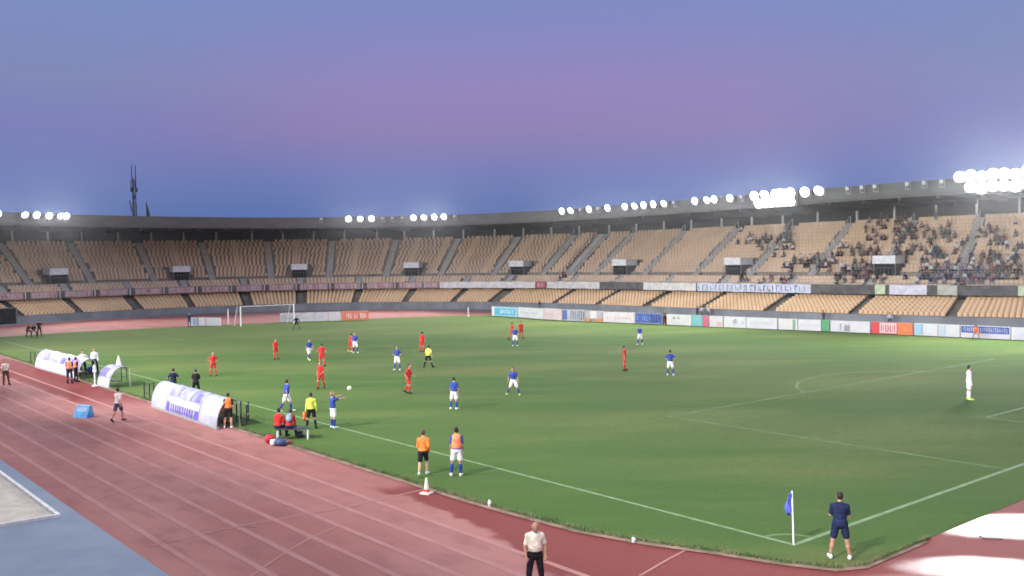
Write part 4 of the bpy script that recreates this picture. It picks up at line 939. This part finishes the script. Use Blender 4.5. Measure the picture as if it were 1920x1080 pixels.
def skeleton(pose, h=1.78, build=1.0):
    k = h/1.78; p = POSE[pose]; J = {}
    J['pel'] = np.array([0, 0, 0.]); Tm = rx(-p['lean'])          # lean forwards
    Tm = rzm(p['tw']) @ Tm
    J['waist'] = Tm@np.array([0, 0, .16])*k; J['chest'] = Tm@np.array([0, .005, .36])*k; J['neck0'] = Tm@np.array([0, -.005, .50])*k
    hm = rx(-p['lean']*.45-p['head']) @ rzm(p['turn']); J['neck1'] = J['neck0']+hm@np.array([0, .012, .09])*k; J['head'] = J['neck1']+hm@np.array([0, .02, .115])*k
    for s, sg in (('L', -1), ('R', 1)):
        J['sh'+s] = Tm@np.array([sg*.168*build, -.005, .455])*k
        u, f = (unit(v) for v in p['a'+s]); mir = np.array([sg, 1, 1])
        J['el'+s] = J['sh'+s]+Tm@(u*mir)*.29*k; J['wr'+s] = J['el'+s]+Tm@(f*mir)*.25*k; J['hd'+s] = Tm@(f*mir)
        t, c = (unit(v) for v in p['l'+s]); J['hip'+s] = np.array([sg*.095, 0, -.04])*k
        J['kn'+s] = J['hip'+s]+(t*mir)*.43*k; J['an'+s] = J['kn'+s]+(c*mir)*.42*k
        # foot pitches with the shin
        fwdv = unit(np.array([sg*.18, 1, 0])); tilt = max(-.9, min(.5, c[1]*.9 if c[1] < -.3 else 0)); J['toe'+s] = J['an'+s]+(fwdv*math.cos(tilt)+np.array([0, 0, math.sin(tilt)]))*.19*k-np.array([0, 0, .045])*k
        J['heel'+s] = J['an'+s]-(fwdv*math.cos(tilt)+np.array([0, 0, math.sin(tilt)]))*.045*k-np.array([0, 0, .04])*k
    J['T'] = Tm; J['H'] = hm; J['k'] = k
    lo = min(min(J['toe'+s][2], J['heel'+s][2]) for s in 'LR')-.035*k
    for n in list(J):
        if n not in ('T', 'H', 'k', 'hdL', 'hdR'): J[n] = J[n]-np.array([0, 0, lo])
    return J
def torso(J, g=0.0, build=1.0, belly=0.0, hem=None):
    T = J['T'].T; k = J['k']; b = build
    out = [('e', J['chest']+J['T']@np.array([0, 0, .01]), np.array([.168*b+g, .112*b+g, .185+g*.6])*k, T, .05),
           ('e', J['waist']+J['T']@np.array([0, belly*.5, .02]), np.array([.145*b+g+belly*.3, .105*b+g+belly, .17+g])*k, T, .05),
           ('e', J['pel']+np.array([0, -.005, .0]), np.array([.160*b+g, .115*b+g, .13+g])*k, T, .05)]
    for s in 'LR': out.append(('c', J['neck0']-J['T']@np.array([0, 0, .045])*k, J['sh'+s]-J['T']@np.array([0, 0, .012])*k, .062*k*b+g, .050*k*b+g, .05))
    return out
def body_prims(J, fine, build=1.0, belly=0.0):
    k = J['k']; o = torso(J, 0, build, belly)
    o += [('c', J['neck0'], J['neck1'], .058*k, .054*k, .03)]
    H = J['H']; Ht = H.T
    o += [('e', J['head']+H@np.array([0, -.012, .022])*k, np.array([.077, .098, .098])*k, Ht, .02), ('e', J['head']+H@np.array([0, .022, -.045])*k, np.array([.056, .066, .07])*k, Ht, .03),
          ('c', J['head']+H@np.array([0, .088, .0])*k, J['head']+H@np.array([0, .108, -.03])*k, .010*k, .016*k, .012),
          ('e', J['head']+H@np.array([0, .080, -.066])*k, np.array([.024, .012, .009])*k, Ht, .008)]
    for sg in (-1, 1):
        o.append(('e', J['head']+H@np.array([sg*.079, -.008, -.008])*k, np.array([.012, .022, .034])*k, Ht, .01))
        o.append(('e', J['head']+H@np.array([sg*.03, .079, .012])*k, np.array([.014, .012, .009])*k, Ht, .008))
    for s in 'LR':
        o += [('c', J['sh'+s], J['el'+s], .052*k*build, .040*k, .03), ('c', J['el'+s], J['wr'+s], .040*k, .027*k, .02)]
        d = J['hd'+s]; side = unit(np.cross(d, [0, 0, 1]) if abs(d[2]) < .9 else np.array([0, 1, 0.])); nrm = np.cross(d, side); w = J['wr'+s]
        o.append(('e', w+d*.05*k, np.array([.048, .040, .020])*k, np.array([d, side, nrm]), .015))
        for i, (off, ln_) in enumerate(((-.030, .060), (-.010, .072), (.010, .068), (.029, .052))):
            b0 = w+d*.085*k+side*off*k; m1 = b0+unit(d+nrm*.22)*ln_*.55*k; o += [('c', b0, m1, .0105*k, .010*k, .006), ('c', m1, m1+unit(d+nrm*.9)*ln_*.5*k, .010*k, .0085*k, .006)]
        t0 = w+d*.03*k-side*.032*k; t1 = t0+unit(d-side*.9+nrm*.3)*.04*k; o += [('c', t0, t1, .013*k, .0115*k, .008), ('c', t1, t1+unit(d-side*.1+nrm*.4)*.03*k, .0115*k, .0095*k, .006)]
        o += [('c', J['hip'+s], J['kn'+s], .088*k*build, .056*k, .05), ('c', J['kn'+s], J['kn'+s]*.62+J['an'+s]*.38-np.array([0, .012, 0]), .055*k, .056*k, .03), ('c', J['kn'+s]*.62+J['an'+s]*.38-np.array([0, .012, 0]), J['an'+s], .056*k, .037*k, .03),
              ('c', J['heel'+s], J['toe'+s], .036*k, .032*k, .02), ('c', J['an'+s], J['toe'+s]*.5+J['an'+s]*.5, .036*k, .034*k, .02)]
    return o
SKIN = {'light': mat('skin_light', (.50, .30, .21), .55, .3), 'tan': mat('skin_tan', (.36, .20, .13), .55, .3), 'dark': mat('skin_dark', (.10, .055, .035), .5, .3)}
HAIRM = {'dark': mat('hair_dark', (.018, .014, .012), .6, .3), 'brown': mat('hair_brown', (.07, .04, .022), .6, .3), 'grey': mat('hair_grey', (.32, .31, .30), .6, .3), 'fair': mat('hair_fair', (.28, .18, .08), .6, .3)}
def clothm(n, c): return mat('cloth_'+n, c, .85, .15, noise=.16, nscale=9, bump=.9, bscale=11)
CL = dict(red=(.47, .028, .026), blue=(.030, .060, .27), white=(.70, .71, .74), black=(.014, .014, .017), navy=(.013, .020, .055), yellow=(.52, .60, .09), orange=(.80, .20, .045), coral=(.78, .24, .11), cream=(.64, .57, .47), lime=(.55, .66, .12),
          bluesock=(.025, .05, .24), grey=(.23, .26, .33), jean=(.05, .06, .10), brown=(.10, .06, .04), print=(.50, .42, .42), shoe=(.66, .68, .70), dkgreen=(.08, .10, .04), khaki=(.13, .12, .09))
def cm_(n): return clothm(n, CL[n])
def person(u, v, pose, face, label, top, bottom, socks=None, shoes='black', sleeves='short', legs='short', hair='dark', skin='tan', h=1.76, bib=None, group=None, vh=0.0235, z0=.012, build=1.0, belly=0.0, pos=None, bald=False, num=None, gloves=None, seatz=None):
    P0 = ground(u, v) if pos is None else np.array(pos, float)
    view = math.degrees(math.atan2(P0[1]-CAM[1], P0[0]-CAM[0]))
    # face: 0 = back to us, 180 = facing us, 90 = facing right in the picture, -90 = left
    yaw = view-face-90
    e = empty('person', (P0[0], P0[1], z0), rad(yaw), label=label, cat='person', group=group)
    J = skeleton(pose, h, build); k = J['k']
    if seatz is not None:                     # put the seat of the trousers at a given height, feet may hang
        dz = seatz-(J['pel'][2]-.125*k)
        for n in list(J):
            if n not in ('T', 'H', 'k', 'hdL', 'hdR'): J[n] = J[n]+np.array([0, 0, dz])
    def part(name, prims, m_, hh=vh, kk=.03):
        V, F = sdf(prims, hh, kk); return mesh(name, V, F, m_, e, True)
    part('body', body_prims(J, True, build, belly), SKIN[skin], vh)
    g = .022
    tp = torso(J, g, build, belly)
    if bottom not in ('none',): tp[2] = ('e', J['pel']+np.array([0, -.005, .035]), np.array([.165*build+g, .12*build+g, .12])*k, J['T'].T, .05)
    for s in 'LR':
        if sleeves == 'short': tp.append(('c', J['sh'+s], J['sh'+s]*.28+J['el'+s]*.72, .055*k*build+.006, .062*k, .03))
        elif sleeves == 'long': tp += [('c', J['sh'+s], J['el'+s], .062*k*build+.008, .055*k, .03), ('c', J['el'+s], J['wr'+s], .054*k, .042*k, .02)]
    part('shirt' if sleeves != 'long' or top in ('white', 'cream') else 'jacket', tp, cm_(top))
    # collar ring
    cb = [('c', J['neck0']-J['H']@np.array([0, 0, .01]), J['neck0']+J['H']@np.array([0, .004, .025]), .071*k, .068*k)]
    part('collar', cb, cm_('white' if top in ('blue',) else top))
    bp_ = [('e', J['pel']+np.array([0, -.005, -.01]), np.array([.168*build+g, .122*build+g, .14])*k, J['T'].T, .05), ('e', J['pel']+J['T']@np.array([0, belly*.3, .06]), np.array([.155*build+g, .112*build+g+belly*.5, .06])*k, J['T'].T, .05)]
    for s in 'LR':
        if legs == 'short': bp_ += [('c', J['hip'+s], J['hip'+s]*.30+J['kn'+s]*.70, .102*k*build, .096*k, .03)]
        else: bp_ += [('c', J['hip'+s], J['kn'+s], .102*k*build, .074*k, .04), ('c', J['kn'+s], J['an'+s], .074*k, .058*k, .03)]
    part('trousers' if legs == 'long' else 'shorts', bp_, cm_(bottom))
    if socks:
        for s in 'LR':
            a = J['kn'+s]*.85+J['an'+s]*.15; mm = J['kn'+s]*.62+J['an'+s]*.38-np.array([0, .012, 0]); part('sock', [('c', a, mm, .062*k, .065*k), ('c', mm, J['an'+s], .065*k, .046*k)], cm_(socks))
    for s in 'LR':
        sh = [('c', J['heel'+s], J['toe'+s], .047*k, .044*k), ('c', J['heel'+s]+np.array([0, 0, .035]), J['toe'+s]*.45+J['an'+s]*.55, .045*k, .040*k)]
        part('shoe', sh, cm_(shoes), vh*.8)
    if not bald:
        H = J['H']; part('hair', [('e', J['head']+H@np.array([0, -.030, .040])*k, np.array([.086, .098, .094])*k, H.T, .02), ('e', J['head']+H@np.array([0, -.045, -.01])*k, np.array([.080, .07, .08])*k, H.T, .02)], HAIRM[hair])
    else:
        H = J['H']; part('hair', [('e', J['head']+H@np.array([sg*.05, -.045, -.012])*k, np.array([.034, .055, .045])*k, H.T, .03) for sg in (-1, 1)], HAIRM['grey'])
    if bib:
        gb = torso(J, .046, build, belly)[:2]; gb = [('e', gb[0][1]-J['T']@np.array([0, 0, .005]), gb[0][2]*np.array([.90, 1.06, 1.02]), gb[0][3], .05), ('e', gb[1][1]-np.array([0, 0, .02]), gb[1][2]*np.array([1.06, 1.06, 1.0]), gb[1][3], .05)]+[('c', J['neck0']-np.array([0, 0, .03]), J['neck0']*.55+J['sh'+s]*.45-np.array([0, 0, .01]), .088*k, .092*k, .03) for s in 'LR']
        part('bib', gb, cm_(bib))
    if gloves:
        for s in 'LR': part('glove', [('e', J['wr'+s]+J['hd'+s]*.08, np.array([.075, .06, .05]), np.eye(3), .02)], cm_(gloves))
    return e, J, yaw
def stand_at(u, vhead, h):       # the ground point from which a person of height h reaches pixel row vhead
    lo_, hi_ = vhead+5, 1400.
    for _ in range(50):
        m_ = (lo_+hi_)/2; G = ground(u, m_); t_ = G+np.array([0, 0, h])-CAM; vv = 540-FPX*(t_@UP)/(t_@FW)
        if vv > vhead: hi_ = m_
        else: lo_ = m_
    return (lo_+hi_)/2
RT_ = 'players in red kit'; BT_ = 'players in blue shirts and white shorts'
def red(u, v, pose, face, label, **k): k.setdefault('socks', 'red'); return person(u, v, pose, face, label, 'red', 'red', shoes=k.pop('shoes', 'black'), group=RT_, vh=.03, **k)
def blue(u, v, pose, face, label, **k): k.setdefault('socks', 'bluesock'); k.setdefault('vh', .028); return person(u, v, pose, face, label, 'blue', 'white', shoes=k.pop('shoes', 'shoe'), group=BT_, **k)
red(400, 705, 'hips', 175, 'player in red standing alone left of the others, right of the dugout heads', h=1.7)
red(517, 674, 'ease', 150, 'red player farthest left on the far half, standing upright', h=1.72)
red(604, 687, 'hips', 10, 'red player standing just behind the one in line with the linesman')
red(602, 730, 'jog', 200, 'red player jogging towards us between the two groups, nearer of an overlapping red pair', h=1.74)
red(657, 660, 'lunge', 60, 'red player half hidden behind a blue one left of centre', h=1.72, shoes='lime')
red(792, 660, 'ease', 20, 'red player standing just behind the yellow referee')
red(766, 739, 'jog', 120, 'red player jogging alone near the middle of the left half', h=1.80)
red(960, 638, 'walk', 60, 'left one of the two red players beyond the centre of the pitch')
red(977, 635, 'ease', 160, 'right one of the two red players beyond the centre of the pitch')
red(1171, 695, 'ease', 95, 'lone red player in profile right of centre', h=1.76)
blue(580, 676, 'walk', 150, 'blue player walking behind the red pair at left', shoes='lime')
blue(666, 662, 'ease', 185, 'blue player standing in front of a red one left of centre')
blue(745, 694, 'hips', 200, 'blue player with hands on hips left of the referee')
blue(538, 773, 'walk', 60, 'blue player walking just behind the two seated on the bench', sleeves='short', vh=.024)
th_, THJ, _ = blue(625, 803, 'throw', 62, 'fair-haired blue player at the touchline with arms stretched out after a throw-in', hair='fair', skin='light', vh=.02)
blue(852, 768, 'ease', 20, 'blue player seen from behind in the middle of the near half', vh=.022)
blue(963, 741, 'lunge', 190, 'blue player with yellow boots striding wide in the middle', shoes='lime', h=1.74)
blue(966, 649, 'hips', 185, 'blue player in front of the two red ones beyond the centre')
blue(1200, 647, 'walk', 200, 'farthest blue player near the boards right of centre', h=1.76)
blue(1257, 704, 'hips', 5, 'blue and white player standing right of the lone red one', h=1.74)
person(556, 618, 'wide', 180, 'goalkeeper in black crouching in front of the far goal', 'black', 'black', 'black', 'black', sleeves='long', h=1.72, vh=.03)
person(1817, 750, 'stand', 75, 'goalkeeper all in white with yellow boots at the right', 'white', 'white', 'white', 'lime', sleeves='long', h=1.90, vh=.024, skin='light', gloves='white')
person(803, 689, 'wide' if False else 'lunge', 25, 'referee in a yellow shirt and black shorts', 'yellow', 'black', 'black', 'black', vh=.026, h=1.74)
ar, AJ, ayaw = person(584, 804, 'flag', 3, 'linesman in a yellow long-sleeved shirt holding an orange flag', 'yellow', 'black', 'black', 'black', sleeves='long', vh=.019, h=1.76)
hp = AJ['wrL']+AJ['hdL']*.08; c_, s_ = math.cos(rad(ayaw)), math.sin(rad(ayaw)); A0 = ground(584, 804); wp = np.array([A0[0]+c_*hp[0]-s_*hp[1], A0[1]+s_*hp[0]+c_*hp[1], hp[2]+.012])
fl_ = empty('hand_flag', wp, rad(ayaw), label='orange and red hand flag held down by the linesman', cat='flag')
MB().tube((0, 0, .12), (-.03, 0, -.42), .012, n=6).build('stick', BLKS, fl_)
Vf, Ff = [], []
for i in range(6):
    for j in range(5): Vf.append((-.015+.16*j/4-.10, .03*math.sin(j*2+i)+.02, .02-.42*i/5))
for i in range(5):
    for j in range(4): Ff.append((i*5+j, i*5+j+1, (i+1)*5+j+1, (i+1)*5+j))
mesh('cloth', Vf, Ff, cm_('orange'), fl_, True).modifiers.new('s', 'SOLIDIFY').thickness = .01
person(1246, 609, 'stand', 170, 'official in a lime top and dark trousers by the gap in the far boards', 'khaki', 'black', None, 'black', legs='long', vh=.032, h=1.8)
person(794, 893, 'jog', 8, 'substitute in an orange training top and black shorts jogging away from us', 'orange', 'black', None, 'shoe', sleeves='long', vh=.016, h=1.72, skin='light', hair='brown')
person(857, 893, 'ease', 2, 'substitute in a blue shirt and coral bib walking beside the touchline, seen from behind', 'blue', 'white', 'bluesock', 'shoe', bib='coral', vh=.016, h=1.84)
person(1575, 1048, 'fold', -4, 'man in navy T-shirt and shorts standing arms folded by the corner flag', 'navy', 'navy', None, 'shoe', vh=.0135, h=1.79, skin='tan', build=1.06)
person(1004, stand_at(1004, 979, 1.72), 'pocket', 172, 'grey-haired man in a cream short-sleeved shirt and dark trousers cut off by the bottom edge', 'cream', 'black', None, 'black', legs='long', vh=.0135, h=1.74, skin='tan', bald=True, build=1.03, belly=.035)
person(11, 722, 'ease', 165, 'man in a cream shirt and dark trousers at the left edge of the track', 'cream', 'brown', None, 'black', legs='long', vh=.024, h=1.72)
person(131, 719, 'stand', 10, 'person in an orange bib and dark trousers behind the lilac dugout, left one', 'navy', 'navy', None, 'black', legs='long', bib='coral', vh=.024)
person(143, 716, 'ease', 60, 'person in an orange bib behind the lilac dugout, right one', 'navy', 'black', None, 'black', legs='long', bib='coral', vh=.024, h=1.7)
person(156, 703, 'hips', 175, 'man in a white long-sleeved shirt and navy trousers near the lilac dugout, left one', 'white', 'navy', None, 'black', sleeves='long', legs='long', vh=.024, h=1.8)
person(178, 699, 'ease', 185, 'man in a white long-sleeved shirt and black trousers, right one of the pair', 'white', 'black', None, 'black', sleeves='long', legs='long', vh=.024, h=1.82)
person(222, 791, 'walk', 40, 'man in a patterned shirt and blue shorts walking on the track', 'print', 'jean', None, 'brown', vh=.02, h=1.74, hair='dark')
person(326, stand_at(326, 691, 1.74), 'hips', 5, 'man in a navy polo standing behind the large dugout, left one', 'navy', 'navy', None, 'black', vh=.022, legs='long', h=1.74)
person(368, stand_at(368, 692, 1.74), 'fold', 10, 'man in a black top standing behind the large dugout, right one', 'black', 'black', None, 'black', vh=.022, legs='long', h=1.74)
person(429, 803, 'ease', 10, 'person in orange bib and black shorts standing at the large dugout\'s right end', 'black', 'black', None, 'shoe', bib='orange', vh=.019, h=1.72, skin='light')
person(417, 797, 'crouch', 60, 'person in an orange top crouching in the mouth of the large dugout', 'coral', 'coral', None, 'black', vh=.02, sleeves='long', legs='long', h=1.7)
for u, v, f, lab, cl, ps in ((522, 822, 30, 'person in a red jacket sitting on the left end of the white-legged bench', 'red', 'sit'), (543, 822, 12, 'person in a red top wearing a grey backpack on the white-legged bench', 'red', 'sitfwd')):
    g_ = ground(u, v+3); e, J, yw = person(u, v+3, ps, f, lab, cl, 'navy', None, 'black', sleeves='long', legs='long', vh=.019, h=1.74, seatz=.52)
    if ps == 'sitfwd':
        T = J['T']; c0 = J['chest']+T@np.array([0, -.20, -.04]); V, F = sdf([('e', c0, np.array([.15, .09, .22]), T.T), ('e', c0+T@np.array([0, -.05, -.08]), np.array([.11, .06, .10]), T.T)], .02)
        bk = empty('backpack', e.location, e.rotation_euler.z, label='grey-blue backpack on the back of the seated person on the bench', cat='backpack'); mesh('bag', V, F, cm_('grey'), bk, True)
        V, F = sdf([('c', c0+T@np.array([sg*.10, .06, .18]), J['chest']+T@np.array([sg*.12, .16, .02]), .022, .02) for sg in (-1, 1)]+[('c', c0+T@np.array([-.1, .06, .18]), c0+T@np.array([.1, .06, .18]), .02, .02)], .018); mesh('strap', V, F, cm_('black'), bk, True)
person(74, 630, 'hips', 190, 'dark-clothed person standing on the track at far left', 'black', 'black', None, 'black', legs='long', vh=.03, h=1.78)
person(63, 631, 'crouch', 170, 'dark-clothed person crouching next to the standing one at far left', 'black', 'khaki', None, 'black', legs='long', vh=.03)
person(52, 631, 'crouch', 150, 'leftmost of the two crouching figures on the far left track', 'navy', 'black', None, 'black', legs='long', vh=.03)
person(355, 613, 'stand', 160, 'person in navy beside the far left board behind the goal', 'navy', 'jean', None, 'black', legs='long', vh=.03, h=1.75)
person(1830, 636, 'crouch', 180, 'ball boy in orange kneeling in front of the navy lettered board', 'coral', 'coral', None, 'black', vh=.03, h=1.6)

# ------------------------------------------------------------------ spectators on the far side stand
def spec_mesh(pose, seed):
    J = skeleton(pose, 1.7); k = J['k']; H = J['H']; vh = .042
    dz = .46-(J['pel'][2]-.125*k) if pose.startswith('sit') else 0
    for n in list(J):
        if n not in ('T', 'H', 'k', 'hdL', 'hdR'): J[n] = J[n]+np.array([0, .0, dz])
    b = body_prims(J, False); V, F = sdf([p for p in b if not (p[0] == 'c' and max(p[3], p[4]) < .016)], vh, .03)
    c = V[F].mean(1); idx = np.zeros(len(F), int)
    def near(a, b2, r): ab = b2-a; t = np.clip(((c-a)@ab)/(ab@ab), 0, 1); return np.linalg.norm(c-a-t[:, None]*ab, axis=1) < r
    idx[near(J['waist'], J['chest'], .30)] = 1
    for s in 'LR': idx[near(J['sh'+s], J['el'+s], .085)] = 1
    idx[near(J['neck1'], J['head'], .14) & ~near(J['chest'], J['neck0'], .12)] = 0
    for s in 'LR': idx[near(J['hip'+s], J['kn'+s], .13)] = 2; idx[near(J['kn'+s], J['an'+s], .10)] = 2; idx[near(J['heel'+s], J['toe'+s], .06)] = 3
    idx[near(J['pel'], J['pel']+np.array([0, 0, .01]), .15)] = 2
    hc = J['head']+H@np.array([0, -.035, .035]); idx[(np.linalg.norm(c-hc, axis=1) < .115)] = 3
    V = V.copy()
    o = mesh('tmp', V, F, [SKIN['tan'], cm_('black'), cm_('jean'), HAIRM['dark']], None, True, idx=idx); me = o.data; bpy.data.objects.remove(o); return me
SPM = [spec_mesh('sit', 1), spec_mesh('sitfwd', 2), spec_mesh('ease', 3), spec_mesh('hips', 4)]
SC = dict(maroon=(.085, .028, .03), dkgrey=(.10, .10, .105), white_=(.48, .48, .49), navy_=(.02, .03, .09), brownred=(.095, .055, .048), palepurple=(.20, .19, .25), pink=(.26, .12, .14), black_=(.015, .015, .018), teal=(.045, .09, .09), beige=(.40, .34, .27))
NMC = dict(maroon='maroon', dkgrey='dark grey', white_='white', navy_='navy', brownred='brown', palepurple='pale purple', pink='pink', black_='black', teal='dark teal', beige='beige')
clusters = [ # centre px, spread px, count, palette weights, where
    ((1432, 452), (26, 14), 20, 'dkgrey black_ brownred white_ maroon', 'in the leftmost high knot of people'),
    ((1478, 465), (9, 34), 20, 'dkgrey black_ white_ navy_ teal', 'on stairs left of the empty block'),
    ((1524, 492), (28, 9), 20, 'maroon brownred black_ dkgrey white_', 'below the empty tan block'),
    ((1590, 464), (14, 10), 7, 'white_ dkgrey brownred', 'left of the pale passage hood'),
    ((1632, 470), (16, 6), 9, 'maroon brownred dkgrey', 'above and left of the pale hood'),
    ((1590, 508), (22, 14), 20, 'dkgrey black_ pink white_ teal', 'left of the dark passage mouth'),
    ((1640, 506), (14, 14), 16, 'dkgrey brownred beige black_', 'under the dark passage mouth'),
    ((1686, 432), (38, 24), 42, 'maroon brownred maroon dkgrey pink', 'in the densest crowd under the roof'),
    ((1766, 440), (14, 8), 9, 'dkgrey brownred teal', 'right of the densest crowd'),
    ((1710, 472), (7, 9), 6, 'dkgrey beige black_', 'right of the pale passage hood'),
    ((1684, 494), (8, 7), 5, 'dkgrey black_', 'low right of the pale hood'),
    ((1748, 480), (14, 12), 10, 'dkgrey navy_ white_ teal', 'round the stairs right of the hood'),
    ((1760, 516), (34, 9), 27, 'navy_ palepurple dkgrey white_ palepurple', 'behind the lavender banner'),
    ((1822, 512), (24, 10), 22, 'navy_ pink palepurple white_ dkgrey', 'right of the lavender banner'),
    ((1876, 508), (22, 9), 18, 'maroon brownred beige dkgrey', 'in the brown knot near the right edge'),
    ((1868, 444), (14, 8), 12, 'brownred dkgrey maroon', 'in the upper knot near the right edge'),
    ((1862, 482), (8, 4), 5, 'dkgrey brownred', 'in the tan block near the right edge'),
    ((1905, 470), (10, 20), 9, 'dkgrey white_ navy_', 'on the stairs at the right edge'),
    ((1390, 523), (8, 4), 4, 'dkgrey black_', 'at the parapet above the cream banner'),
    ((1445, 525), (14, 6), 7, 'navy_ pink dkgrey', 'at the parapet above the pale blue banner'),
    ((1800, 465), (95, 34), 30, 'dkgrey brownred beige white_ navy_', 'scattered alone in the right hand blocks'),
    ((1056, 518), (5, 4), 3, 'maroon dkgrey pink', 'beside the dark railed stairs, far from the others'),
]
allrows = [(d, f, 1) for d, f in frows+mrows]
taken = set(); cand_s = np.arange(96, 186, .52)
grid = []
for d, f in frows+mrows:
    P2, T2, N2 = cpt(cand_s, np.full(len(cand_s), d)); z = f(cand_s); pts = np.c_[P2, z+.75]-CAM; w = pts@FW
    grid.append((960+FPX*(pts@RT)/w, 540-FPX*(pts@UP)/w, P2, N2, z))
U_ = np.array([g_[0] for g_ in grid]); V_ = np.array([g_[1] for g_ in grid]); r5 = random.Random(5)
def put_spec(P2, N2, z, where, pal, standing=False, grp='spectators seated in the upper tier'):
    me = SPM[r5.choice((2, 3))] if standing else SPM[r5.choice((0, 1, 0))]
    c = r5.choice(pal.split()); o = link('spectator', me, None, (P2[0]-(0 if standing else .0)*N2[0], P2[1], z), (0, 0, math.atan2(-N2[1], -N2[0])-math.pi/2+r5.uniform(-.4, .4)))
    for i, mm in ((1, clothm(c, SC[c])), (2, cm_(r5.choice(('jean', 'black', 'khaki'))))): o.material_slots[i].link = 'OBJECT'; o.material_slots[i].material = mm
    tag(o, 'spectator in a %s top %s %s' % (NMC[c], 'standing' if standing else 'seated', where), 'spectator', grp)
for (cu, cv), (su, sv), n_, pal, where in clusters:
    for _ in range(n_):
        for tr in range(12):
            u, v = r5.gauss(cu, su*.85), r5.gauss(cv, sv*.8); q_ = np.argmin((U_-u)**2+((V_-v)*1.3)**2); i, j = divmod(int(q_), U_.shape[1])
            if (i, j) in taken: continue
            taken.add((i, j)); g_ = grid[i]; put_spec(g_[2][j], g_[3][j], g_[4][j], where, pal, r5.random() < .10); break
# lower tier: a few people under the overhang and by the front wall
for k_ in range(16):
    s_ = r5.choice((r5.uniform(136, 152), r5.uniform(140, 150), r5.uniform(158, 170))); P2, T2, N2 = cpt(s_, lowrows[7][0]); put_spec(P2, N2, float(lowrows[7][1](np.array([s_]))[0]), 'in the lower tier under the overhang', 'dkgrey maroon white_ black_', r5.random() < .4, 'spectators in the lower tier')
for s_ in (134.6, 135.3, 136.4): P2, T2, N2 = cpt(s_, -.9); put_spec(P2, N2, 0.01, 'at the front wall behind the teal board', 'white_ navy_ black_', True, 'spectators by the front wall')
for s_, pal in ((105.0, 'black_'), (152.6, 'maroon'), (160.2, 'white_')): P2, T2, N2 = cpt(s_, -1.0); put_spec(P2, N2, .01, 'on the walkway behind the far boards', pal, True, 'spectators by the front wall')

# added to imitate camera bloom: thin haze that the floodlights show up
HZ = 0.00010
if HZ > 0:
    HM = bpy.data.materials.new('bloom_air'); HM.use_nodes = True; t = HM.node_tree; t.nodes.clear()
    pv = N(t, 'ShaderNodeVolumePrincipled'); pv.inputs['Color'].default_value = (.9, .93, 1, 1); pv.inputs['Density'].default_value = HZ; pv.inputs['Anisotropy'].default_value = .86
    ho = N(t, 'ShaderNodeOutputMaterial'); t.links.new(pv.outputs[0], ho.inputs['Volume'])
    hb_ = MB().box((40, 90, 25), (700, 700, 56)).build('bloom_haze', HM); hb_['kind'] = 'stuff'
